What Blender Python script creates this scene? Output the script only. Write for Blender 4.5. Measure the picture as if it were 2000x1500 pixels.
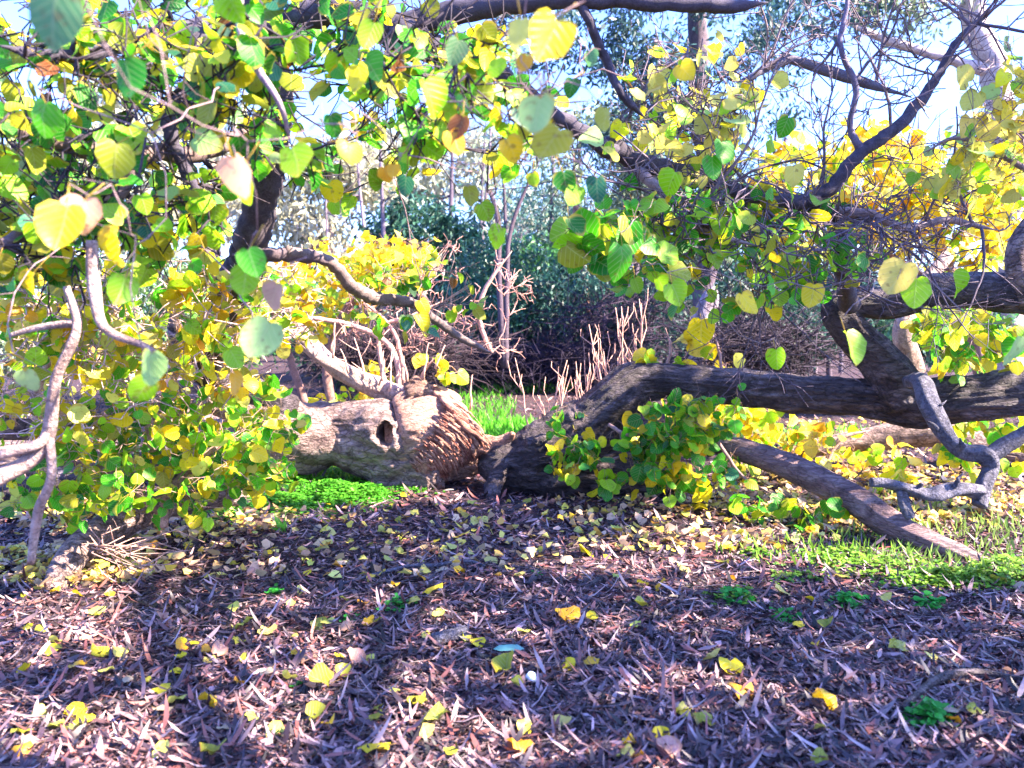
import bpy, math, random
import numpy as np
from mathutils import Vector, noise

# ------------------------------------------------------------------ camera, world, sun, exposure
SC = bpy.context.scene
for o in list(bpy.data.objects): bpy.data.objects.remove(o)
F_PX, H_CAM, PITCH = 1500.0, 1.5, math.radians(4.19)
cam_d = bpy.data.cameras.new('camera'); cam = bpy.data.objects.new('camera', cam_d)
SC.collection.objects.link(cam); SC.camera = cam
cam_d.sensor_width = 36; cam_d.lens = 36 * F_PX / 2000; cam_d.clip_start = .05; cam_d.clip_end = 600
cam.location = (0, 0, H_CAM); cam.rotation_euler = (math.pi/2 - PITCH, 0, 0)
cam_d.dof.use_dof = True; cam_d.dof.focus_distance = 5.0; cam_d.dof.aperture_fstop = 2.2
SUN = np.array([.73, -.20, .66]); SUN /= np.linalg.norm(SUN)
w = bpy.data.worlds.new('World'); SC.world = w; w.use_nodes = True
nt = w.node_tree; bg = nt.nodes['Background']
sky = nt.nodes.new('ShaderNodeTexSky'); sky.sky_type = 'NISHITA'; sky.sun_disc = False
sky.sun_elevation = math.asin(SUN[2]); sky.sun_rotation = math.atan2(SUN[0], SUN[1])
sky.ozone_density = 3.0; sky.air_density = 1.3
tint = nt.nodes.new('ShaderNodeMixRGB'); tint.blend_type = 'MULTIPLY'; tint.inputs[0].default_value = 1; tint.inputs[2].default_value = (.76, .88, 1.62, 1)
nt.links.new(sky.outputs[0], tint.inputs[1]); nt.links.new(tint.outputs[0], bg.inputs[0]); bg.inputs[1].default_value = .075
sd = bpy.data.lights.new('sun', 'SUN'); sd.energy = 5; sd.angle = math.radians(.5); sd.color = (1, .85, .68)
so = bpy.data.objects.new('sun', sd); SC.collection.objects.link(so)
so.rotation_euler = Vector(SUN).to_track_quat('Z', 'Y').to_euler(); so.location = (8, -3, 12)
SC.view_settings.view_transform = 'Standard'; SC.view_settings.look = 'None'
SC.view_settings.exposure = 3.0; SC.view_settings.gamma = 1
SC.render.engine = 'CYCLES'
SC.cycles.max_bounces = 6; SC.cycles.transparent_max_bounces = 4; SC.cycles.transmission_bounces = 4

# ------------------------------------------------------------------ helpers
rng = np.random.default_rng(11); random.seed(11)
def A(*v): return np.array(v, dtype=float)
def ray(px, py):
    x, y = (px-1000)/F_PX, (750-py)/F_PX
    return A(x, math.cos(PITCH)+y*math.sin(PITCH), -math.sin(PITCH)+y*math.cos(PITCH))
def P(px, py, d):
    r = ray(px, py); return A(0, 0, H_CAM) + r*(d/r[1])
def gh(x, y):
    return .05*math.sin(x*.7+1)*math.sin(y*.5) + .03*noise.noise(Vector((x*.9, y*.9, 0))) + (.02*max(0, y-12))
def G(px, py):
    r = ray(px, py); t = H_CAM/-r[2]
    for _ in range(4):
        p = A(0, 0, H_CAM)+r*t; t += (p[2]-gh(p[0], p[1]))/-r[2]*.8
    p = A(0, 0, H_CAM)+r*t; p[2] = gh(p[0], p[1]); return p
def U(a, b, n=None): return rng.uniform(a, b, n)
def norm(a): return a/np.maximum(np.linalg.norm(a, axis=-1, keepdims=True), 1e-9)

class MB:
    """collects vertices, faces and colours and links them as one mesh object"""
    def __init__(s): s.v = []; s.f = []; s.c = []; s.w = []; s.n = 0
    def add(s, v, faces, col=(.5, .5, .5), uvw=(9, 9, 0)):
        v = np.asarray(v, float).reshape(-1, 3); 
        for f in faces:
            f = np.asarray(f, int)
            if len(f): s.f.append(f+s.n)
        c = np.empty((len(v), 3)); c[:] = col
        wv = np.empty((len(v), 3)); wv[:] = uvw; s.w.append(wv)
        s.v.append(v); s.c.append(c); s.n += len(v)
    def build(s, name, mat, parent=None, smooth=True, loc=None):
        me = bpy.data.meshes.new(name)
        v = np.concatenate(s.v); c = np.concatenate(s.c)
        if loc is not None: v = v-loc
        me.vertices.add(len(v)); me.vertices.foreach_set('co', v.ravel())
        li = np.concatenate([f.ravel() for f in s.f]); cnt = np.concatenate([np.full(len(f), f.shape[1]) for f in s.f])
        st = np.concatenate([[0], np.cumsum(cnt)[:-1]])
        me.loops.add(len(li)); me.loops.foreach_set('vertex_index', li)
        me.polygons.add(len(cnt)); me.polygons.foreach_set('loop_start', st); me.polygons.foreach_set('loop_total', cnt)
        me.polygons.foreach_set('use_smooth', np.full(len(cnt), smooth))
        at = me.color_attributes.new('col', 'FLOAT_COLOR', 'POINT')
        at.data.foreach_set('color', np.concatenate([c, np.ones((len(c), 1))], 1).ravel())
        if name in ('foliage', 'fallen_leaf', 'leaves'):
            aw = me.attributes.new('leafpos', 'FLOAT_VECTOR', 'POINT'); aw.data.foreach_set('vector', np.concatenate(s.w).ravel())
        me.update(); me.validate()
        me.materials.append(mat)
        o = bpy.data.objects.new(name, me); SC.collection.objects.link(o)
        if parent is not None: o.parent = parent
        if loc is not None: o.location = loc
        return o
def tag(o, label=None, cat=None, group=None, kind=None):
    if label: o['label'] = label
    if cat: o['category'] = cat
    if group: o['group'] = group
    if kind: o['kind'] = kind
    return o
def thing(name, label, cat, group=None):
    o = bpy.data.objects.new(name, None); SC.collection.objects.link(o); o.empty_display_size = .1
    return tag(o, label, cat, group)

def smooth_path(pts, n=8):
    p = np.asarray(pts, float); q = np.vstack([2*p[0]-p[1], p, 2*p[-1]-p[-2]]); out = []
    for i in range(1, len(q)-2):
        for t in np.linspace(0, 1, n, endpoint=False):
            a, b, c, d = q[i-1:i+3]
            out.append(.5*((2*b)+(-a+c)*t+(2*a-5*b+4*c-d)*t*t+(-a+3*b-3*c+d)*t**3))
    out.append(p[-1]); return np.array(out)
def frames(p):
    t = norm(np.gradient(p, axis=0)); up = A(0, 0, 1) if abs(t[0][2]) < .9 else A(0, 1, 0)
    u = np.cross(up, t[0]); u /= np.linalg.norm(u); Us = []
    for k in range(len(p)):
        u = u-t[k]*u.dot(t[k]); u /= max(np.linalg.norm(u), 1e-9); Us.append(u)
    Us = np.array(Us); return t, Us, np.cross(t, Us)
def tube(mb, p, r, k=6, col=(.5, .5, .5), disp=None, cap=True):
    p = np.asarray(p, float); n = len(p); r = np.broadcast_to(r, n).astype(float)
    t, u, v = frames(p); a = np.arange(k)*2*math.pi/k
    R = np.repeat(r[:, None], k, 1)
    if disp is not None: R = R*disp(p, a)
    V = p[:, None]+R[..., None]*(np.cos(a)[None, :, None]*u[:, None]+np.sin(a)[None, :, None]*v[:, None])
    i = np.arange(n-1)[:, None]*k; j = np.arange(k)[None]; j2 = (j+1) % k
    q = np.stack([i+j, i+j2, i+k+j2, i+k+j], -1).reshape(-1, 4)
    V = V.reshape(-1, 3); fs = [q]
    if cap:
        V = np.vstack([V, p[0], p[-1]]); j = np.arange(k); j2 = (j+1) % k
        fs.append(np.stack([j2, j, np.full(k, n*k)], -1)); fs.append(np.stack([(n-1)*k+j, (n-1)*k+j2, np.full(k, n*k+1)], -1))
    mb.add(V, fs, col)
def sticks(mb, a, b, ra, rb, col=(.5, .5, .5)):
    a = np.atleast_2d(a); b = np.atleast_2d(b); n = len(a)
    if n == 0: return
    t = norm(b-a); h = np.where(np.abs(t[:, 2:3]) < .9, A(0, 0, 1), A(1, 0, 0)); u = norm(np.cross(h, t)); v = np.cross(t, u)
    ra = np.broadcast_to(ra, n)[:, None]; rb = np.broadcast_to(rb, n)[:, None]; vs = []
    for (c, r) in ((a, ra), (b, rb)):
        for k in range(3):
            an = k*2*math.pi/3; vs.append(c+r*(math.cos(an)*u+math.sin(an)*v))
    V = np.stack(vs, 1); base = (np.arange(n)*6)[:, None]
    q = np.concatenate([base+np.array(f)[None] for f in ([0, 1, 4, 3], [1, 2, 5, 4], [2, 0, 3, 5])])
    c = np.broadcast_to(col, (n, 3)); mb.add(V.reshape(-1, 3), [q, base+np.array([3, 4, 5])], np.repeat(c, 6, 0))

# leaf templates: (u, v) outline with the stalk at the origin, faces
def heart_t():
    L = [(-.15, -.09), (-.36, -.08), (-.53, .12), (-.55, .42), (-.42, .70), (-.20, .90)]
    uv = [(0, 0), (0, .33), (0, .66), (0, 1)] + L + [(-a, b) for a, b in L]; T = []; Q = []
    for s in (4, 10):
        f3 = [(0, s, s+1), (1, s+2, s+3), (2, s+4, s+5), (2, s+5, 3)]; f4 = [(0, s+1, s+2, 1), (1, s+3, s+4, 2)]
        if s == 10: f3 = [f[::-1] for f in f3]; f4 = [f[::-1] for f in f4]
        T += f3; Q += f4
    return np.array(uv), [np.array(T), np.array(Q)]
HEART = heart_t()
SMALL = (np.array([(0, 0), (-.42, -.04), (-.5, .4), (0, 1), (.5, .4), (.42, -.04)]), [np.array([(0, 1, 2, 3), (3, 4, 5, 0)])])
BLADE = (np.array([(0, 0), (-.09, .45), (0, 1), (.09, .45)]), [np.array([(0, 1, 2, 3)])])
STRIP = (np.array([(0, 0), (-.08, .2), (.08, .2), (-.1, .5), (.1, .5), (-.07, .8), (.07, .8), (0, 1)]),
         [np.array([(0, 1, 2), (7, 6, 5)]), np.array([(1, 3, 4, 2), (3, 5, 6, 4)])])
ROUND = (np.array([(0, 0), (-.4, .15), (-.5, .5), (-.25, .9), (.25, .9), (.5, .5), (.4, .15)]), [np.array([(0, 1, 2), (0, 2, 3), (0, 3, 4), (0, 4, 5), (0, 5, 6)])])
def leaves(mb, tpl, pos, V, N, size, col, fold=.25, curl=.2, wob=.05, side=0.0, widths=(.85, 1.1)):
    pos = np.atleast_2d(pos); n = len(pos)
    if n == 0: return
    uv, fs = tpl; V = norm(np.broadcast_to(V, (n, 3)).astype(float)); N = np.broadcast_to(N, (n, 3)).astype(float)
    Uu = norm(np.cross(V, N)); W = np.cross(Uu, V); size = np.broadcast_to(size, n)
    u = uv[:, 0][None]*U(*widths, (n, 1)); v = np.repeat(uv[:, 1][None], n, 0)
    m = len(uv)
    fo = U(-.3, 1, (n, 1))*fold; cu = U(-1, 1, (n, 1))*curl
    z = fo*np.abs(u)+cu*(v**2)+side*U(-1, 1, (n, 1))*u**2+wob*rng.normal(size=(n, m))
    u = u*(1+wob*1.2*rng.normal(size=(n, m))); u = u+U(-.5, .5, (n, 1))*curl*v*v*.6
    X = pos[:, None]+size[:, None, None]*(u[..., None]*Uu[:, None]+v[..., None]*V[:, None]+z[..., None]*W[:, None])
    base = (np.arange(n)*m)[:, None, None]
    faces = [(base+f[None]).reshape(-1, f.shape[1]) for f in fs]
    c = np.broadcast_to(col, (n, 3)); lw = np.empty((n, m, 3)); lw[..., :2] = uv[None]; lw[..., 2] = U(0, 10, (n, 1)); mb.add(X.reshape(-1, 3), faces, np.repeat(c, m, 0), lw.reshape(-1, 3))
PAL = dict(G=(.02, .22, .008), g=(.07, .42, .008), L=(.30, .60, .008), Y=(.88, .66, .008), O=(.90, .42, .006), P=(.42, .66, .22),
           y=(.74, .66, .12), S=(.13, .30, .13), B=(.22, .07, .02), o=(.36, .38, .02), T=(.02, .17, .09), K=(.62, .36, .26))
def pick(mix, n):
    k = list(mix); p = np.array([mix[x] for x in k], float); p /= p.sum(); i = rng.choice(len(k), n, p=p)
    c = np.array([PAL[x] for x in k])[i]; return np.clip(c*rng.normal(1, .14, (n, 1))*rng.normal(1, .06, (n, 3)), .004, .9)

# ------------------------------------------------------------------ materials
def mat(name, build, **kw):
    m = bpy.data.materials.new(name); m.use_nodes = True; t = m.node_tree; t.nodes.clear()
    out = t.nodes.new('ShaderNodeOutputMaterial'); sh = build(t, **kw); t.links.new(sh, out.inputs[0]); return m
def nd(t, ty, **kw):
    n = t.nodes.new('ShaderNode'+ty)
    for k, v in kw.items():
        if k in n.inputs: n.inputs[k].default_value = v
        else: setattr(n, k, v)
    return n
def ramp(t, fac, stops):
    r = nd(t, 'ValToRGB'); e = r.color_ramp.elements
    while len(e) < len(stops): e.new(.5)
    for i, (p, c) in enumerate(stops):
        e[i].position = p; e[i].color = (*c, 1) if len(c) == 3 else c
    t.links.new(fac, r.inputs[0]); return r.outputs[0]
def mixc(t, f, a, b, mode='MIX'):
    m = nd(t, 'MixRGB', blend_type=mode)
    for i, x in enumerate((f, a, b)):
        if hasattr(x, 'is_linked'): t.links.new(x, m.inputs[i])
        else: m.inputs[i].default_value = x if i == 0 else (*x, 1)
    return m.outputs[0]
def leaf_b(t, trans=.5, spot=.5, spotcol=(.16, .06, .02), scale=45, rough=.45, tint0=(.5, .65, .35), veins=True, edge=(.62, .42, .05)):
    at = nd(t, 'Attribute', attribute_name='col'); tc = nd(t, 'TexCoord')
    n1 = nd(t, 'TexNoise', Scale=scale, Detail=3.0); t.links.new(tc.outputs['Object'], n1.inputs['Vector'])
    n2 = nd(t, 'TexNoise', Scale=scale*.3, Detail=2.0); t.links.new(tc.outputs['Object'], n2.inputs['Vector'])
    c = mixc(t, .35, at.outputs['Color'], ramp(t, n2.outputs['Fac'], [(.3, tint0), (.7, (1, 1, 1))]), 'MULTIPLY')
    f = ramp(t, n1.outputs['Fac'], [(.60, (0, 0, 0)), (.68, (spot, spot, spot))])
    c = mixc(t, f, c, spotcol)
    bmp = None
    if veins:      # midrib, side veins and dry margins follow each leaf's own outline
        lp = nd(t, 'Attribute', attribute_name='leafpos'); sx = nd(t, 'SeparateXYZ'); t.links.new(lp.outputs['Vector'], sx.inputs[0])
        def m_(op, a, b=0.0, c_=0.0):
            q = nd(t, 'Math', operation=op)
            for i, x in enumerate((a, b, c_)):
                if hasattr(x, 'is_linked'): t.links.new(x, q.inputs[i])
                else: q.inputs[i].default_value = x
            return q.outputs[0]
        au = m_('ABSOLUTE', sx.outputs['X']); sv = m_('SUBTRACT', sx.outputs['Y'], m_('MULTIPLY', au, .75))
        st_ = m_('ABSOLUTE', m_('SINE', m_('MULTIPLY', sv, 17.0)))
        vein = m_('MINIMUM', m_('MULTIPLY', st_, 2.6), m_('MULTIPLY', au, 28.0)); vein = m_('MINIMUM', vein, 1.0)
        c = mixc(t, m_('MULTIPLY', m_('SUBTRACT', 1.0, vein), .22), c, (.75, .72, .35))
        rr_ = m_('ADD', m_('MULTIPLY', m_('MULTIPLY', au, au), 3.1), m_('POWER', m_('MULTIPLY', m_('ABSOLUTE', m_('SUBTRACT', sx.outputs['Y'], .42)), 1.75), 2.0))
        ed = m_('ADD', rr_, m_('MULTIPLY', m_('SUBTRACT', n2.outputs['Fac'], .5), 1.3)); pr = m_('MULTIPLY', m_('FRACT', m_('MULTIPLY', sx.outputs['Z'], 7.3)), .5)
        c = mixc(t, m_('MULTIPLY', ramp(t, m_('SUBTRACT', ed, pr), [(.62, (0, 0, 0)), (.9, (1, 1, 1))]), .65), c, edge)
        bmp = nd(t, 'Bump', Strength=.35, Distance=.004); t.links.new(vein, bmp.inputs['Height'])
    p = nd(t, 'BsdfPrincipled', Roughness=rough); t.links.new(c, p.inputs['Base Color']); p.inputs['Specular IOR Level'].default_value = .45
    if bmp: t.links.new(bmp.outputs[0], p.inputs['Normal'])
    tr = nd(t, 'BsdfTranslucent'); t.links.new(c, tr.inputs[0])
    mx = nd(t, 'MixShader'); mx.inputs[0].default_value = trans
    t.links.new(p.outputs[0], mx.inputs[1]); t.links.new(tr.outputs[0], mx.inputs[2]); return mx.outputs[0]
def bark_b(t, dark=(.05, .035, .035), mid=(.16, .10, .085), light=(.34, .25, .22), scale=9, bump=.6, stretch=(1, 1, 1), rough=.85, attr=False, holes=0.0):
    tc = nd(t, 'TexCoord'); mp = nd(t, 'Mapping'); mp.inputs['Scale'].default_value = stretch
    t.links.new(tc.outputs['Object'], mp.inputs[0])
    n1 = nd(t, 'TexNoise', Scale=scale, Detail=8.0, Roughness=.65, Distortion=.4); t.links.new(mp.outputs[0], n1.inputs['Vector'])
    n2 = nd(t, 'TexNoise', Scale=scale*6, Detail=4.0, Roughness=.6); t.links.new(mp.outputs[0], n2.inputs['Vector'])
    n3 = nd(t, 'TexNoise', Scale=2.2, Detail=3.0); t.links.new(tc.outputs['Object'], n3.inputs['Vector'])
    c = ramp(t, n1.outputs['Fac'], [(.30, dark), (.5, mid), (.70, light)])
    c = mixc(t, ramp(t, n3.outputs['Fac'], [(.42, (0, 0, 0)), (.62, (.7, .7, .7))]), c, tuple(x*1.3 for x in mid))
    v1 = nd(t, 'TexVoronoi', Scale=scale*2.2, feature='DISTANCE_TO_EDGE'); wp = nd(t, 'MixRGB'); wp.inputs[0].default_value = .12; t.links.new(mp.outputs[0], wp.inputs[1]); t.links.new(n1.outputs['Color'], wp.inputs[2]); t.links.new(wp.outputs[0], v1.inputs['Vector'])
    crack = ramp(t, v1.outputs['Distance'], [(.0, (.3, .3, .3)), (.07, (1, 1, 1))]); c = mixc(t, .6, c, crack, 'MULTIPLY')
    c = mixc(t, .55, c, ramp(t, n2.outputs['Fac'], [(.3, (.35, .33, .33)), (.65, (1.0, 1.0, 1.0))]), 'MULTIPLY')
    if attr:
        at = nd(t, 'Attribute', attribute_name='col'); c = mixc(t, 1.0, c, at.outputs['Color'], 'MULTIPLY')
    p = nd(t, 'BsdfPrincipled', Roughness=rough); p.inputs['Specular IOR Level'].default_value = .3
    t.links.new(c, p.inputs['Base Color'])
    ad = nd(t, 'Math', operation='ADD'); t.links.new(n1.outputs['Fac'], ad.inputs[0]); t.links.new(n2.outputs['Fac'], ad.inputs[1])
    ad2 = nd(t, 'Math', operation='MULTIPLY_ADD'); t.links.new(crack, ad2.inputs[0]); ad2.inputs[1].default_value = .5; t.links.new(ad.outputs[0], ad2.inputs[2])
    b = nd(t, 'Bump', Strength=bump, Distance=.045); t.links.new(ad2.outputs[0], b.inputs['Height']); t.links.new(b.outputs[0], p.inputs['Normal'])
    return p.outputs[0]
def attr_b(t, rough=.7, spec=.3, trans=0.0, sc=30):
    at = nd(t, 'Attribute', attribute_name='col'); tc = nd(t, 'TexCoord')
    n1 = nd(t, 'TexNoise', Scale=sc, Detail=4.0); t.links.new(tc.outputs['Object'], n1.inputs['Vector'])
    c = mixc(t, .7, at.outputs['Color'], ramp(t, n1.outputs['Fac'], [(.3, (.5, .5, .5)), (.7, (1, 1, 1))]), 'MULTIPLY')
    p = nd(t, 'BsdfPrincipled', Roughness=rough); p.inputs['Specular IOR Level'].default_value = spec
    t.links.new(c, p.inputs['Base Color'])
    if trans == 0: return p.outputs[0]
    tr = nd(t, 'BsdfTranslucent'); t.links.new(c, tr.inputs[0])
    mx = nd(t, 'MixShader'); mx.inputs[0].default_value = trans
    t.links.new(p.outputs[0], mx.inputs[1]); t.links.new(tr.outputs[0], mx.inputs[2]); return mx.outputs[0]
def ground_b(t):
    tc = nd(t, 'TexCoord')
    n1 = nd(t, 'TexNoise', Scale=1.3, Detail=6.0); n2 = nd(t, 'TexNoise', Scale=38.0, Detail=6.0, Roughness=.7)
    vo = nd(t, 'TexVoronoi', Scale=30.0); 
    for n in (n1, n2, vo): t.links.new(tc.outputs['Object'], n.inputs['Vector'])
    c = ramp(t, n2.outputs['Fac'], [(.32, (.012, .008, .014)), (.5, (.05, .03, .038)), (.68, (.16, .095, .10))])
    c = mixc(t, ramp(t, n1.outputs['Fac'], [(.35, (0, 0, 0)), (.7, (.5, .5, .5))]), c, (.09, .055, .06))
    c = mixc(t, .5, c, vo.outputs['Color'], 'MULTIPLY')
    p = nd(t, 'BsdfPrincipled', Roughness=.9); p.inputs['Specular IOR Level'].default_value = .2; t.links.new(c, p.inputs['Base Color'])
    b = nd(t, 'Bump', Strength=.9, Distance=.03); t.links.new(n2.outputs['Fac'], b.inputs['Height']); t.links.new(b.outputs[0], p.inputs['Normal'])
    return p.outputs[0]
M_LEAF = mat('autumn_leaf', leaf_b)
M_DRY = mat('dry_leaf', leaf_b, trans=.25, spot=.7, tint0=(.6, .5, .4), scale=30, edge=(.30, .13, .05))
M_LEAFB = mat('gum_foliage', leaf_b, trans=.3, spot=.15, scale=3, veins=False)
M_GRASS = mat('grass_blades', attr_b, trans=.4, rough=.5, sc=8)
M_LITTER = mat('litter', attr_b, rough=.5, spec=.5, sc=25)
M_GROUND = mat('forest_floor', ground_b)
M_BARK = mat('grey_bark', bark_b, attr=True)
M_TRUNK = mat('smooth_bark', bark_b, dark=(.09, .055, .055), mid=(.27, .185, .17), light=(.52, .39, .35), scale=7, bump=1.0, stretch=(.6, 1, 1.3))
M_DARKBARK = mat('dark_bark', bark_b, dark=(.012, .01, .014), mid=(.075, .056, .062), light=(.26, .21, .23), scale=8, bump=.9, stretch=(.5, 1, 1.5), rough=.55)
M_WOOD = mat('torn_wood', bark_b, dark=(.20, .10, .08), mid=(.5, .30, .235), light=(.66, .47, .39), scale=5, bump=.8, stretch=(1.2, 3, 3.5), attr=True)
M_TWIG = mat('twig_bark', bark_b, dark=(.3, .26, .26), mid=(.7, .62, .6), light=(1, .95, .92), scale=20, bump=.3, attr=True)

# ------------------------------------------------------------------ ground
mb = MB(); xs = np.concatenate([np.linspace(-150, -14, 20), np.linspace(-12, 12, 150), np.linspace(14, 150, 20)])
ys = np.concatenate([np.linspace(-30, 0, 8), np.linspace(1, 14, 110), np.linspace(15, 60, 60), np.linspace(65, 300, 20)])
gx, gy = np.meshgrid(xs, ys); gz = np.array([gh(a, b)+(.015*noise.noise(Vector((a*5, b*5, 3))) if abs(a) < 13 and 0 < b < 15 else 0) for a, b in zip(gx.ravel(), gy.ravel())])
nx, ny = len(xs), len(ys); ii = (np.arange(ny-1)[:, None]*nx+np.arange(nx-1)[None]).ravel()
mb.add(np.stack([gx.ravel(), gy.ravel(), gz], 1), [np.stack([ii, ii+1, ii+nx+1, ii+nx], 1)])
tag(mb.build('ground', M_GROUND), kind='structure')

# ------------------------------------------------------------------ leaf litter (nobody could count it)
def ground_pts(n, y0, y1, x0=-80, x1=2080):
    """points on the ground, spread so that near ground gets more of them"""
    out = []
    py = U(y0, y1, n); px = U(x0, x1, n)
    for a, b in zip(px, py): out.append(G(a, b))
    return np.array(out)
LIT = np.array([(.12, .055, .065), (.26, .14, .15), (.035, .018, .028), (.52, .32, .33), (.30, .10, .085), (.06, .035, .055), (.30, .19, .20), (.025, .014, .02), (.05, .03, .04)])
mb = MB()
gp = ground_pts(82000, 770, 1530); n = len(gp)
ang = U(0, 2*math.pi, n); V = np.stack([np.cos(ang), np.sin(ang), rng.normal(0, .13, n)], 1)
N = A(0, 0, 1)+rng.normal(0, .28, (n, 3))
dist = gp[:, 1]; sz = (U(.16, .36, n)**2.0)*np.clip(dist/5, .85, 1.5)
gp[:, 2] += U(.0, .022, n)
patch = np.array([.5+.9*noise.noise(Vector((q[0]*2.3, q[1]*2.3, 7)))+.5*noise.noise(Vector((q[0]*7, q[1]*7, 2))) for q in gp])   # drifts of older, darker litter
keep = U(0, 1, n) < .55+.7*patch; gp, V, N, sz, patch = gp[keep], V[keep], N[keep], sz[keep], patch[keep]; n = len(gp)
leaves(mb, STRIP, gp, V, N, sz, np.clip(LIT[rng.integers(0, len(LIT), n)]*(.38+.62*patch.clip(0, 1.1))[:, None]*rng.normal(1, .22, (n, 1)), .01, .7), fold=.12, curl=.6, wob=.03, widths=(.4, 1.15))
gp = ground_pts(2200, 980, 1530); n = len(gp); ang = U(0, 6.28, n); gp[:, 2] += U(.012, .03, n)     # long gum leaves on top
leaves(mb, STRIP, gp, np.stack([np.cos(ang), np.sin(ang), rng.normal(0, .15, n)], 1), A(0, 0, 1)+rng.normal(0, .3, (n, 3)), U(.07, .135, n), np.clip(np.array([(.22, .16, .19), (.14, .085, .10), (.32, .24, .26), (.20, .075, .065)])[rng.integers(0, 4, n)]*rng.normal(1, .2, (n, 1)), .01, .7), fold=.15, curl=.9, wob=.02, widths=(.4, .85))
c_ = ground_pts(1500, 980, 1530); ang = U(0, 6.28, 1500); L_ = U(.05, .28, (1500, 1)); e_ = c_+np.stack([np.cos(ang), np.sin(ang), rng.normal(0, .06, 1500)], 1)*L_; c_[:, 2] += .015; e_[:, 2] += .02
sticks(mb, c_, e_, .003, .0018, np.clip(np.array([.14, .10, .11])*rng.normal(1, .4, (1500, 1)), .02, .5))
gp = ground_pts(22000, 960, 1530); n = len(gp)   # crumbs and bark chips
ang = U(0, 2*math.pi, n); V = np.stack([np.cos(ang), np.sin(ang), rng.normal(0, .3, n)], 1); gp[:, 2] += U(0, .012, n)
leaves(mb, SMALL, gp, V, A(0, 0, 1)+rng.normal(0, .5, (n, 3)), U(.012, .035, n), np.clip(LIT[rng.integers(0, len(LIT), n)]*rng.normal(.9, .25, (n, 1)), .01, .7))
tag(mb.build('leaf_litter', M_LITTER), 'purple brown carpet of gum leaves and bark strips covering the ground', 'leaf litter', kind='stuff')
mb = MB()      # small yellow leaves heaped under the right hand tree and on the left
zz = [(1250, 1020, 600, 60, 900), (1700, 970, 420, 60, 1500), (120, 1110, 260, 40, 600), (300, 1010, 350, 50, 900), (620, 1070, 600, 70, 420), (1600, 860, 420, 40, 900)]
for (cx, cy, rx, ry, k) in zz:
    g = np.array([G(cx+rx*math.sqrt(u)*math.cos(a)*.8, max(790, cy+ry*math.sqrt(u)*math.sin(a))) for u, a in zip(U(0, 1, k), U(0, 6.28, k))])
    if cx == 1250: g = g[(g[:, 0] > .4+.3*rng.normal(size=len(g)))]
    n = len(g); ang = U(0, 6.28, n); g[:, 2] += U(.005, .05, n)
    leaves(mb, SMALL, g, np.stack([np.cos(ang), np.sin(ang), rng.normal(0, .3, n)], 1), A(0, 0, 1)+rng.normal(0, .5, (n, 3)), U(.035, .08, n), pick(dict(Y=2.5, O=1.5, y=2, K=6, o=1, B=2), n), fold=.4, curl=.5)
tag(mb.build('scattered_leaves', M_DRY), 'mass of small dry yellow and tan leaves drifted under the fallen trunks', 'leaf litter', kind='stuff')

# ------------------------------------------------------------------ individual fallen leaves
KINDS = [('Y', 'bright yellow heart shaped fallen leaf lying on the purple brown litter', 'bright yellow fallen leaves'),
         ('y', 'pale cream yellow fallen leaf lying on the purple brown litter', 'pale fallen leaves'),
         ('o', 'olive and yellow mottled fallen leaf lying on the litter', 'olive mottled fallen leaves'),
         ('O', 'orange tinged curled fallen leaf lying on the litter', 'orange curled fallen leaves'),
         ('K', 'pinkish tan dried fallen leaf lying on the litter', 'tan dried fallen leaves')]
protos = {}
for key, lab, grp in KINDS:
    protos[key] = []
    for v in range(4):
        mb = MB(); leaves(mb, HEART, A(0, -.5, 0), A(0, 1, 0), A(0, 0, 1), 1.0, np.clip(np.array(PAL[key])*rng.normal(1, .1, 3)*.9, .01, .8), fold=.5, curl=.5, wob=.09, side=1.1)
        sticks(mb, A(0, -.5, 0), A(U(-.1, .1), -.95, .12), .012, .01, (.5, .4, .1))
        protos[key].append(mb.build('fallen_leaf', M_DRY))
def fallen(px, py, key, size, src=None, label=None, group=True, tilt=.3):
    src = protos[key][random.randrange(4)]; o = src.copy(); SC.collection.objects.link(o)
    g = G(px, py); o.location = (g[0], g[1], g[2]+.025+size*.12); o.scale = (size, size, size)
    o.rotation_euler = (random.gauss(0, tilt), random.gauss(0, tilt), random.uniform(0, 6.28))
    k = [k for k in KINDS if k[0] == key][0]; tag(o, label or k[1], 'leaf', k[2] if not label else None); return o
special = [(478, 1228, 'y', .10, 'large cream fallen leaf arched over bare litter at left of centre'),
           (842, 1165, 'Y', .11, 'curled yellow leaf with a brown leaf on top beside the clover sprig'),
           (843, 1412, 'y', .10, 'lone pale yellow leaf standing cupped on its stalk near the bottom'),
           (1115, 1212, 'O', .10, 'orange yellow leaf in the centre right litter, brightest there'),
           (1425, 1318, 'Y', .09, 'bright yellow leaf lying in the dark right foreground below two pale leaves'),
           (1388, 1295, 'y', .08, 'cream leaf just above a bright yellow one in right foreground'),
           (1010, 1470, 'O', .09, 'crumpled orange and yellow leaf at the bottom edge of the middle'),
           (725, 1480, 'Y', .10, 'large folded yellow leaf cut by the bottom edge left of middle'),
           (1615, 1388, 'Y', .09, 'yellow leaf alone on the blue shaded litter at right'),
           (1450, 1372, 'O', .09, 'orange leaf lying on a small pink sunlit strip at right'),
           (625, 1350, 'o', .09, 'olive green leaf standing on edge near the pink sunlit litter'),
           (690, 1300, 'K', .085, 'tan torn leaf beside an olive leaf left of middle'),
           (990, 1318, 'o', .09, 'long olive and yellow rolled leaf above the white pebble'),
           (1145, 1085, 'Y', .11, 'plump yellow leaf heap in the sunlit band of litter'),
           (790, 972, 'Y', .09, 'yellow leaf lying in front of the clover beside the torn trunk')]
for s in special: fallen(s[0], s[1], s[2], s[3], label=s[4])
cnt = len(special)
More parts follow.
